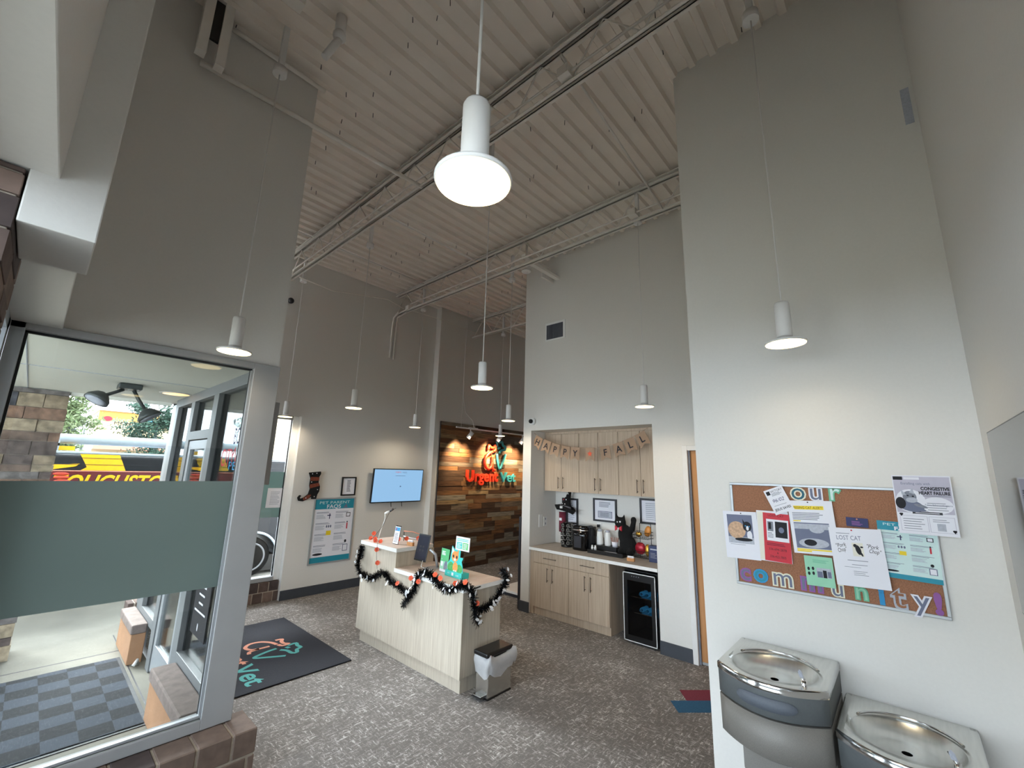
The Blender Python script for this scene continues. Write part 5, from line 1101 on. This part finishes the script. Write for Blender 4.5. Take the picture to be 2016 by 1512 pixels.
q.oval(w_*0.28, h_*0.56, w_*0.26, h_*0.2, M['paper'], f_, g_).oval(w_*0.26, h_*0.48, w_*0.24, h_*0.10, M['slate'], f_, g_*1.5, a0=-0.25).oval(w_*0.10, h_*0.52, w_*0.09, h_*0.10, M['ink'], f_, g_*1.6).oval(w_*0.27, h_*0.63, w_*0.12, h_*0.10, M['inkgrey'], f_, g_*2).poly([(w_*0.14, h_*0.66), (w_*0.22, h_*0.66), (w_*0.13, h_*0.76)], M['inklight'], f_, g_*2.1).poly([(w_*0.27, h_*0.7), (w_*0.36, h_*0.68), (w_*0.34, h_*0.79)], M['inklight'], f_, g_*2.1)
q.oval(w_*0.3, h_*0.575, w_*0.1, h_*0.045, M['inklight'], f_, g_*2.3).oval(w_*0.24, h_*0.65, w_*0.02, h_*0.012, M['ink'], f_, g_*2.4).oval(w_*0.33, h_*0.64, w_*0.02, h_*0.012, M['ink'], f_, g_*2.4).oval(w_*0.44, h_*0.48, w_*0.12, h_*0.025, M['inkgrey'], f_, g_*2, a0=-0.3).oval(w_*0.38, h_*0.42, w_*0.14, h_*0.025, M['slate'], f_, g_*2, a0=-0.15)
q.oval(w_*0.72, h_*0.50, w_*0.26, h_*0.14, M['paper'], f_, g_*0.8).text('Feline Echocardiograms', w_*0.74, h_*0.50, 0.013, M['slate'], f_, g_*1.2, width=w_*0.45).lines(w_*0.55, h_*0.41, w_*0.92, h_*0.56, 4, M['inkgrey'], f_, g_*1.1, fill=0.25)
q.rect(w_*0.02, h_*0.02, w_*0.98, h_*0.36, M['paper'], f_, g_*0.9).rect(w_*0.28, h_*0.345, w_*0.78, h_*0.385, M['dark'], f_, g_*1.4).lines(w_*0.33, h_*0.355, w_*0.73, h_*0.378, 1, M['paper'], f_, g_*1.8, ragged=False)
for a, c in ((0.05, 0.52), (0.54, 0.96)):
    q.rect(w_*a, h_*0.05, w_*c, h_*0.31, LAV, f_, g_*1.1).rect(w_*(a+0.008), h_*0.056, w_*(c-0.008), h_*0.304, M['paper'], f_, g_*1.3)
q.lines(w_*0.1, h_*0.08, w_*0.47, h_*0.28, 5, M['inkgrey'], f_, g_*1.7, fill=0.25).lines(w_*0.6, h_*0.22, w_*0.9, h_*0.28, 2, M['inkgrey'], f_, g_*1.7, fill=0.3).rect(w_*0.66, h_*0.08, w_*0.80, h_*0.2, M['inklight'], f_, g_*1.7)
for hx_, hy in ((0.08, 0.32), (0.93, 0.08)): q.oval(w_*(hx_-0.013), h_*(hy+0.012), w_*0.02, h_*0.016, M['ink'], f_, g_*2.5).oval(w_*(hx_+0.013), h_*(hy+0.012), w_*0.02, h_*0.016, M['ink'], f_, g_*2.5).poly([(w_*(hx_-0.03), h_*(hy+0.006)), (w_*hx_, h_*(hy-0.03)), (w_*(hx_+0.03), h_*(hy+0.006))], M['ink'], f_, g_*2.5)
q.build('heart_poster', label='grey congestive heart failure poster over the top right corner of the board', cat='poster')

# dark glass screen on the near wall
t = thing('wall_screen', (2.0, -0.31, 1.5), 'dark glossy wall mounted screen at the right edge of the photo, switched off', 'television')
MB().box((1.25, -0.328, 1.49), (2.80, -0.302, 2.225), M['black']).build('bezel', t, bevel=0.003)
gl = mat('switched off glossy panel', (12, 13, 14), 0.03, spec=1.0)
MB().rect(0.006, 0.006, 1.544, 0.729, gl, FR((2.80, -0.3015, 1.49), (-1, 0, 0), UZ)).build('panel_glass', t)

# ================================================================= drinking fountains
def fountain(name, yl, yr, zt, label):
    yc = (yl+yr)/2; t = thing('drinking_fountain', (3.0, yc, zt-0.5), label, 'drinking fountain', 'wall mounted steel drinking fountains')
    hw = (yl-yr)/2; nfix = [None]
    def outline(ins=0.0, z=0.0, dx=0.0, back=XW-0.002):
        pts = [(back, yc-hw+ins), (back, yc+hw-ins)]        # back right, back left
        n = 14; xf = 2.765+dx+ins
        for k in range(n+1):
            u = -1+2*k/n; y = yc-u*(hw-ins); x = xf-0.125*(1-u*u)
            pts.append((x, y))
        
        res = []
        for i in range(len(pts)):
            a_, b_ = Vector(pts[i]), Vector(pts[(i+1) % len(pts)]); m_ = max(1, round((b_-a_).length/0.035))
            for j in range(m_): res.append(a_.lerp(b_, j/m_))
        if len(res) != nfix[0]:
            if nfix[0] is None: nfix[0] = len(res)
            else: res = [res[int(i*len(res)/nfix[0])] for i in range(nfix[0])]
        return [(p[0], p[1], z) for p in res]
    # basin top: outer rim, then the recessed bowl
    n_ = len(outline()); cx, cy = 2.93, yc+0.01
    def bowl(rx, ry, z, ex=0.0):
        o_ = outline(); r_ = []
        for p in o_:
            a = math.atan2((p[1]-cy)/ry, (p[0]-cx)/rx); r_.append((cx+ex+rx*math.cos(a), cy+ry*math.sin(a), z))
        return r_
    q = MB(); q.loft([outline(0.0, zt-0.035), outline(0.0, zt-0.006), outline(0.006, zt)], M['steel_rim'], cap=False)
    q.loft([outline(0.006, zt), outline(0.03, zt+0.001)], M['steel'], cap=False)
    q.loft([outline(0.03, zt+0.001), bowl(0.215, hw-0.035, zt-0.004), bowl(0.205, hw-0.05, zt-0.014)], M['steel'], cap=False)
    q.build('basin_rim', t)
    q = MB(); q.loft([bowl(0.205, hw-0.05, zt-0.014), bowl(0.16, hw-0.075, zt-0.055), bowl(0.10, hw-0.14, zt-0.07), bowl(0.02, 0.02, zt-0.074)], M['steel'], cap=False); q.build('basin_bowl', t)
    # raised curved splash lip at the back of the bowl
    q = MB(); P = []
    for k in range(15):
        a = math.radians(20+140*k/14); P.append((2.93+0.20*math.sin(a)+0.0, yc-(hw-0.055)*math.cos(a), zt+0.004))
    q.tube(P, 0.006, M['steel_rim'], 8); q.build('basin_lip', t)
    # body
    q = MB().loft([outline(0.012, zt-0.155, 0.0), outline(0.004, zt-0.15), outline(0.003, zt-0.036)], M['fount_dark'], cap=False); q.build('upper_shroud', t)
    q = MB().loft([outline(0.02, zt-0.36, 0.03), outline(0.006, zt-0.335, 0.0), outline(0.004, zt-0.16)], M['fount'], cap=True); q.build('lower_shroud', t)
    q = MB().box((3.02, yc-hw+0.03, zt-0.62), (XW-0.002, yc+hw-0.03, zt-0.34), M['fount']); q.build('mounting_box', t, bevel=0.006)
    # push pad following the curved front
    q = MB(); cols = []
    for k in range(25):
        a = math.pi*k/24; c_ = -math.cos(a); y = yc+c_*0.135; u = -(y-yc)/hw; x = 2.765-0.125*(1-u*u)-0.004
        hh = 0.029*min(1.0, max(0.0, 1-abs(c_)**5))**0.5+0.0005
        cols.append([(x+0.01, y, zt-0.092-hh), (x-0.004, y, zt-0.092-hh*0.92), (x-0.004, y, zt-0.092+hh*0.92), (x+0.01, y, zt-0.092+hh)])
    q.loft(cols, M['fount_pad'], cap=True, closed=False, smooth=True); q.build('push_bar', t)
    # bubbler and drain
    by = yc-0.155; bx = 2.76
    q = MB().lathe([(0.022, 0), (0.02, 0.01), (0.013, 0.03), (0.012, 0.05), (0.0, 0.052)], (bx+0.01, by, zt-0.03), M['chrome']).tube([(bx+0.01, by, zt+0.015), (bx+0.018, by+0.008, zt+0.035), (bx+0.035, by+0.02, zt+0.045)], 0.009, M['chrome'], 12)
    q.build('bubbler', t, label='chrome bubbler')
    MB().prism([(0, 0), (0.022, -0.005), (0.032, 0.014), (0.026, 0.028), (0.012, 0.024)], -0.003, 0.003, M['inklight'], FR((bx+0.0, by, zt+0.03), (0.6, 0.6, 0.1), (0, 0, 1))).build('mouth_guard', t)
    q = MB()
    for k in range(9): a = 2*math.pi*k/9; q.cyl((cx-0.11+0.02*math.cos(a), yc+0.11+0.02*math.sin(a), zt-0.056), (cx-0.11+0.02*math.cos(a), yc+0.11+0.02*math.sin(a), zt-0.052), 0.004, M['black'], n=8)
    q.build('drain', t)
    return t
fountain('a', 0.892, 0.384, 0.995, 'higher grey and steel drinking fountain, left of the pair under the cork board')
fountain('b', 0.372, -0.134, 0.845, 'lower grey and steel drinking fountain, right of the pair, cut by the photo edge')

# ================================================================= outside: the porch
S('trim_5', MB().box((-4, 3.66, -0.1), (1.15, 7.3, 0.0), M['concrete']).box((-22, 7.3, -0.1), (30, 8.75, 0.0), M['concrete']), loc=(0, 5, 0))
q = MB()
for y in (5.0, 7.12): q.box((-4, y, -0.02), (1.1, y+0.014, 0.0012), M['dark'])
p1, p2 = at(2, 0.0, 30, 1275), at(2, 0.0, 230, 1238)
S('trim_6', MB().box((-4, 6.50, -0.02), (1.0, 6.516, 0.0012), M['dark']).box((0.99, 3.7, -0.02), (1.0, 7.1, 0.0012), M['dark']), loc=(0, 5, 0))
S('trim_7', MB().box((-3, 3.68, 2.757), (1.1, 7.0, 2.7598), M['soffit']).box((-3, 5.2, 2.752), (1.1, 5.206, 2.762), M['inklight']).box((-0.15, 3.68, 2.752), (-0.144, 7.0, 2.762), M['inklight']).box((-3, 6.94, 2.72), (1.1, 7.0, 2.76), M['soffit']), loc=(0, 5, 2.75))
MB().box((-22, 8.75, -0.12), (30, 90, -0.01), M['asphalt']).build('parking_lot', kind='structure', loc=(0, 20, 0))
MB().box((-22, -2, -0.12), (-0.62, 7.15, -0.02), M['concrete']).build('sidewalk', kind='structure', loc=(-5, 3, 0))
# outdoor mat
t = MB().box((-0.95, 4.62, 0.0), (0.935, 6.25, 0.012), M['checker']).box((-0.98, 4.59, 0.0), (0.965, 6.28, 0.006), M['gasket']).build('scraper_mat', label='checkered dark grey scraper mat on the porch outside the large window', cat='door mat', loc=(0, 5.4, 0))
# stone faced pillar
t = thing('stone_pillar', (-0.7, 7.05, 0), 'stacked ledge stone pillar at the porch edge, left', 'pillar')
q = MB(); q.box((-1.9, 6.93, 0), (0.17, 7.25, 2.752), M['mortar']); q.build('pillar_core', t)
r = random.Random(17); q = MB(); z = 0.0
while z < 2.75:
    h_ = min(r.choice((0.075, 0.1, 0.13, 0.15)), 2.752-z); x = -1.9-r.random()*0.2
    while x < 0.19:
        L = r.uniform(0.16, 0.5); x1 = min(x+L, 0.19)
        if 0.19-x1 < 0.1: x1 = 0.19
        if x1 > -1.9: q.box((max(x, -1.9)+0.003, 6.9+r.uniform(0, 0.022), z+0.003), (x1-0.003-(r.uniform(0, 0.014) if x1 > 0.18 else 0), 7.26, z+h_-0.003), r.choice(M['stones']))
        x = x1
    z += h_
q.build('stone_facing', t, bevel=0.008)
t = thing('utility_box', (-0.2, 6.85, 0.8), 'grey metal utility box with recessed panel mounted on the stone pillar', 'utility box')
MB().box((-0.55, 6.80, 0.80), (0.16, 6.9, 1.53), M['alu_grey']).build('housing', t, bevel=0.01)
MB().box((-0.50, 6.79, 0.86), (0.06, 6.80, 1.38), M['fount_dark']).build('door', t, bevel=0.004)
MB().box((-0.56, 6.785, 1.45), (0.13, 6.81, 1.54), M['inklight']).build('lid', t, bevel=0.004)
# curb blocks under the storefront
def block(x0, x1, y0, y1, z1, label):
    t = thing('planter_block', ((x0+x1)/2, (y0+y1)/2, 0), label, 'knee wall block')
    MB().box((x0+0.01, y0+0.01, 0), (x1, y1-0.01, z1-0.09), M['tan']).build('stucco_base', t, bevel=0.006)
    MB().box((x0, y0, z1-0.09), (x1, y1, z1), M['cap']).build('stone_cap', t, bevel=0.012)
block(0.93, 1.098, 3.70, 4.70, 0.37, 'near tan stucco knee wall block with brown stone cap, left of the storefront pane')
block(0.97, 1.098, 5.98, 6.75, 0.37, 'far tan stucco knee wall block with brown stone cap beyond the glass door')
MB().tube([(1.06, 5.93, 0.01), (1.05, 5.90, 0.06), (1.02, 5.88, 0.02)], 0.015, M['white']).build('foam_scrap', label='white crumpled scrap by the foot of the far block', cat='scrap')
# twin flood light on the soffit
p = at(2, 2.755, 257, 757)
t = thing('flood_light', p, 'dark bronze twin head flood light under the porch soffit', 'flood light')
fm = mat('dark bronze metal', (74, 80, 80), 0.4, 0.3)
MB().box((p.x-0.09, p.y-0.09, 2.70), (p.x+0.09, p.y+0.09, 2.752), fm).build('housing', t, bevel=0.01)
for (dx, dz, hl) in ((-0.2, -0.10, 0), (0.17, -0.22, 1)):
    c_ = Vector((p.x+dx, p.y-0.03, 2.70+dz)); rt = MB().tube([(p.x+0.2*dx, p.y, 2.70), (p.x+dx*0.5, p.y, 2.70+dz*0.4), c_], 0.016, fm).build('arm', t)
    ax_ = Vector((-0.4 if not hl else 0.5, -0.2, -0.75))
    MB().lathe([(0.02, -0.05), (0.055, -0.03), (0.095, 0.02), (0.10, 0.05), (0.0, 0.05)], c_, fm, axis=ax_).lathe([(0.09, 0.051), (0.05, 0.06), (0, 0.062)], c_, M['inklight'], axis=ax_).build('lamp_head', t)
p = at(2, 2.757, 347, 775)
t = thing('recessed_light', (p.x, p.y, 2.75), 'glowing round recessed light in the porch soffit', 'recessed light')
MB().lathe([(0.13, 0.0), (0.15, 0.003), (0.15, 0.008), (0.0, 0.009)], (p.x, p.y, 2.749), M['white_matte'], n=32).build('trim_ring', t)
MB().lathe([(0.0, -0.001), (0.12, 0.0), (0.12, 0.001), (0, 0.0015)], (p.x, p.y, 2.748), M['can_emit'], n=32).build('lens', t)

# ================================================================= outside: the parked van and beyond
YV = 9.0
VB = mat('van black wrap', (14, 17, 23), 0.5, spec=0.25); TY = mat('tyre rubber', (9, 9, 10), 0.9, spec=0.1); RM = mat('grey steel wheel', (92, 94, 98), 0.5, 0.3); VY = mat('van yellow wrap', (214, 166, 16), 0.35); VR = mat('van maroon band', (88, 22, 28), 0.35); VW = mat('van white paint', (132, 142, 150), 0.5)
t = thing('work_van', (1.0, 10.0, 0), 'black and yellow plumbing van with roof pipe carrier parked outside', 'van')
xl, xr, xw = -2.4, 4.3, 2.97
# side outline with wheel arches, roof narrowing handled by the upper loft
def arch(xc, R): return [(xc-R*math.cos(a), 0.34+R*math.sin(a)) for a in [math.pi*k/16 for k in range(17)]]
side = [(xl, 0.32)]+arch(-1.2, 0.42)+arch(xw, 0.42)+[(xr, 0.32), (xr, 1.2), (xr-0.25, 1.25), (xr-0.7, 1.9), (xr-0.9, 2.08), (xl, 2.08)]
fv = FR((0, YV, 0), (1, 0, 0), UZ)
MB().prism(side[::-1], -1.95, 0.0, VB, fv).build('body_shell', t, bevel=0.03)
MB().box((xl+0.05, YV+0.08, 2.08), (xr-1.0, YV+1.85, 2.13), VW).build('roof', t, bevel=0.02)
def shp(pts, m, h=0.004): return MB().prism(pts, 0.0005, h, m, fv)
shp([(xl, 1.52), (xr-0.5, 1.52), (xr-0.5, 1.84), (xl, 1.84)], VR).build('side_band', t, label='maroon band behind the lettering')
q = MB()
for a in (0.52, 1.92, -0.9): q.prism([(a, 1.855), (a+0.50, 1.855), (a+0.45, 1.975), (a+0.40, 2.09), (a-0.04, 2.09), (a+0.02, 1.98), (a+0.06, 1.90)], 0.0005, 0.004, VY, fv)
q.prism([(0.22, 1.86), (0.46, 1.91), (0.50, 1.95), (0.2, 1.93)], 0.0006, 0.006, VY, fv)
q.build('stripe', t, label='yellow slanted stripe panels')
q = MB()
for z in (1.935, 2.03): q.box((xl+0.1, YV-0.008, z), (xr-0.9, YV-0.001, z+0.007), M['gasket'])
q.box((xl+0.02, YV-0.006, 1.84), (xr-0.5, YV-0.001, 1.852), M['coral']); q.build('body_crease', t)
q = MB().text('TOUCHSTONE', 1.04, 1.68, 0.3, M['gasket'], fv, 0.0045, offset=0.014, shear=0.3, width=1.60).text('TOUCHSTONE', 1.04, 1.68, 0.3, VY, fv, 0.006, offset=0.008, shear=0.3, width=1.56)
q.text('PLUMBING', 2.75, 1.68, 0.3, M['gasket'], fv, 0.0045, offset=0.012, shear=0.3, width=1.4).text('PLUMBING', 2.75, 1.68, 0.3, VY, fv, 0.006, offset=0.004, shear=0.3, width=1.36); q.build('lettering', t, label='yellow italic lettering')
q = MB()
for k in range(4): q.ball((0.33+0.012*k, YV-0.01, 1.80-0.05*k), (0.085, 0.012, 0.026), mat('orange red glove', (170, 52, 30), 0.5) if k == 0 else q.mats[0], n=12)
q.build('glove_graphic', t, label='orange red clenched fist graphic')
q = MB(); pts = arch(xw, 0.44); q.tube([(a, YV-0.01, b_) for a, b_ in pts], 0.022, VW, 8); q.tube([(a, YV-0.01, b_) for a, b_ in arch(-1.2, 0.46)], 0.035, VW, 8); q.build('wheel_arch_trim', t)
for xc in (xw, -1.2):
    wh = MB().lathe([(0.25, 0.0), (0.31, 0.01), (0.34, 0.04), (0.345, 0.12), (0.33, 0.2), (0.0, 0.2)], (xc, YV+0.03, 0.345), TY, axis=(0, 1, 0), n=36).build('wheel', t)
    q = MB().lathe([(0.0, 0.005), (0.06, 0.0), (0.07, 0.02), (0.14, 0.035), (0.2, 0.02), (0.235, -0.005), (0.25, 0.0), (0.25, 0.03), (0, 0.03)], (xc, YV+0.025, 0.345), RM, axis=(0, 1, 0), n=36)
    for k in range(8): a = 2*math.pi*k/8; q.ball((xc+0.165*math.cos(a), YV+0.045, 0.345+0.165*math.sin(a)), (0.022, 0.008, 0.022), M['black'], n=10)
    q.build('rim', wh)
MB().box((xl+0.1, YV+0.2, 0.05), (xr-0.2, YV+1.8, 0.33), M['black']).build('underbody', t)
q = MB().cyl((-1.6, YV+0.3, 2.31), (2.6, YV+0.3, 2.31), 0.075, VW, n=20); q.build('pipe_carrier', t)
q = MB()
for a in (-1.2, 0.2, 1.75, 2.5): q.box((a, YV+0.1, 2.12), (a+0.05, YV+0.14, 2.3), VW).box((a, YV+0.1, 2.2), (a+0.05, YV+1.8, 2.24), VW).box((a, YV+1.76, 2.12), (a+0.05, YV+1.8, 2.24), VW)
q.build('roof_rack', t)
MB().box((1.55, YV+0.15, 2.13), (1.68, YV+0.28, 2.2), M['red']).build('beacon', t, label='red marker on the roof rack')
MB().box((0.24, YV+0.2, 2.14), (0.42, YV+0.3, 2.2), VY).build('beacon', t, label='yellow marker on the roof rack')
# shops across the parking lot
def shop(name, x0, x1, y, h_, label, band):
    t = thing(name, ((x0+x1)/2, y, 0), label, 'building')
    MB().box((x0, y, 0), (x1, y+8, h_), mat(label[:12]+' stucco', (196, 174, 138), 0.9, var=0.05, scale=1)).build('wall', t)
    MB().box((x0-0.2, y-0.2, h_-0.25), (x1+0.2, y+8.2, h_), M['white_matte']).build('cornice', t)
    MB().box((x0, y-0.04, h_-1.0), (x1, y, h_-0.25), band).build('band', t)
    MB().box((x0, y-0.8, 2.9), (x1, y, 3.2), M['coral']).build('awning', t)
    q = MB(); x = x0+0.5
    while x+1.2 < x1: q.box((x, y-0.03, 0.4), (x+1.2, y, 2.7), M['slate']); x += 1.7
    q.build('shop_windows', t); return t
OB = mat('orange stucco band', (196, 142, 76), 0.9)
Yb = 48; k_ = Yb/30.0
t = shop('shop_building', 1.95*k_, 5.6*k_, Yb, 2+2.68*k_, 'cream shop building with orange band across the parking lot', OB)
fs = FR((1.95*k_, Yb-0.06, 0), (1, 0, 0), UZ)
q = MB(); p = at(1, Yb-0.06, 212, 824); q.oval(p.x-1.95*k_, p.z, 0.28, 0.2, M['red'], fs, 0.01).text('alons', p.x-1.95*k_+0.8, p.z, 0.5, M['green'], fs, 0.01, width=1.0)
p = at(1, Yb-0.06, 258, 835); q.text('MOMBASILI', p.x-1.95*k_+0.1, p.z, 0.36, M['ink'], fs, 0.01, width=2.3)
p = at(1, Yb-0.06, 296, 828); q.oval(p.x-1.95*k_, p.z, 0.2, 0.2, M['sky'], fs, 0.01); q.build('shop_sign', t)
t = shop('shop_building', 8.9, 16.0, 20.5, 5.2, 'cream and orange neighbour building seen through the narrow window', OB)
q = MB(); r = random.Random(4); z = 0
while z < 3.3:
    q.box((7.9+r.uniform(0, .03), 20.0, z), (8.95, 20.5, z+0.2), mat('pale ledge stone', (160, 150, 134), 0.9, var=0.1) if not q.mats else q.mats[0]); z += 0.215
q.build('stone_pier', t)
MB().box((7.7, 20.1, 3.3), (9.4, 20.5, 5.2), OB).build('corner_block', t)
def tree(x, y, h_, wd, mats, label, seed, nleaf=5000):
    t = thing('parking_lot_tree', (x, y, 0), label, 'tree')
    MB().tube([(x, y, 0), (x+0.1, y, h_*0.4), (x, y, h_*0.8)], [0.18, 0.12, 0.05], M['fount_dark'], 8).build('trunk', t)
    r = random.Random(seed); q = MB(); cl = [(x+r.gauss(0, wd*0.35), y+r.gauss(0, wd*0.35), h_*r.uniform(0.25, 0.97)) for _ in range(38)]
    for k in range(nleaf):
        c_ = r.choice(cl); sp = wd*0.22*(1.25-c_[2]/h_*0.7); p_ = Vector((r.gauss(c_[0], sp), r.gauss(c_[1], sp), r.gauss(c_[2], sp*0.8)))
        if p_.z < 0.3: continue
        a = Vector((r.gauss(0, 1), r.gauss(0, 1), r.gauss(0, 1))).normalized(); b_ = a.orthogonal().normalized(); L = r.uniform(0.05, 0.10)
        q.add([p_-a*L, p_+b_*L*0.5, p_+a*L, p_-b_*L*0.5], [(0, 1, 2, 3)], r.choice(mats))
    q.build('foliage', t, kind='stuff')
F_ = M['foliage']
p = at(1, 24, 160, 850); tree(p.x-0.35, 24, 6.2, 0.9, [F_[0], F_[2]], 'loose yellowish green tree beside the stone pillar', 1, 7000)
p = at(1, 28, 315, 800); tree(p.x, 28, p.z+0.3, 1.3, [F_[1]], 'blue green conifer in front of the cream shop building', 2, 7000)
for k, (x, y) in enumerate(((9, 34), (14, 36), (3.2, 62), (-2, 40))): tree(x, y, 6.5, 3.0, [F_[0], F_[1]], ('green tree far across the lot, right of the shops', 'farthest green tree to the right across the lot', 'green tree behind the cream shop building', 'green tree far to the left beyond the pillar')[k], 10+k, 2500)
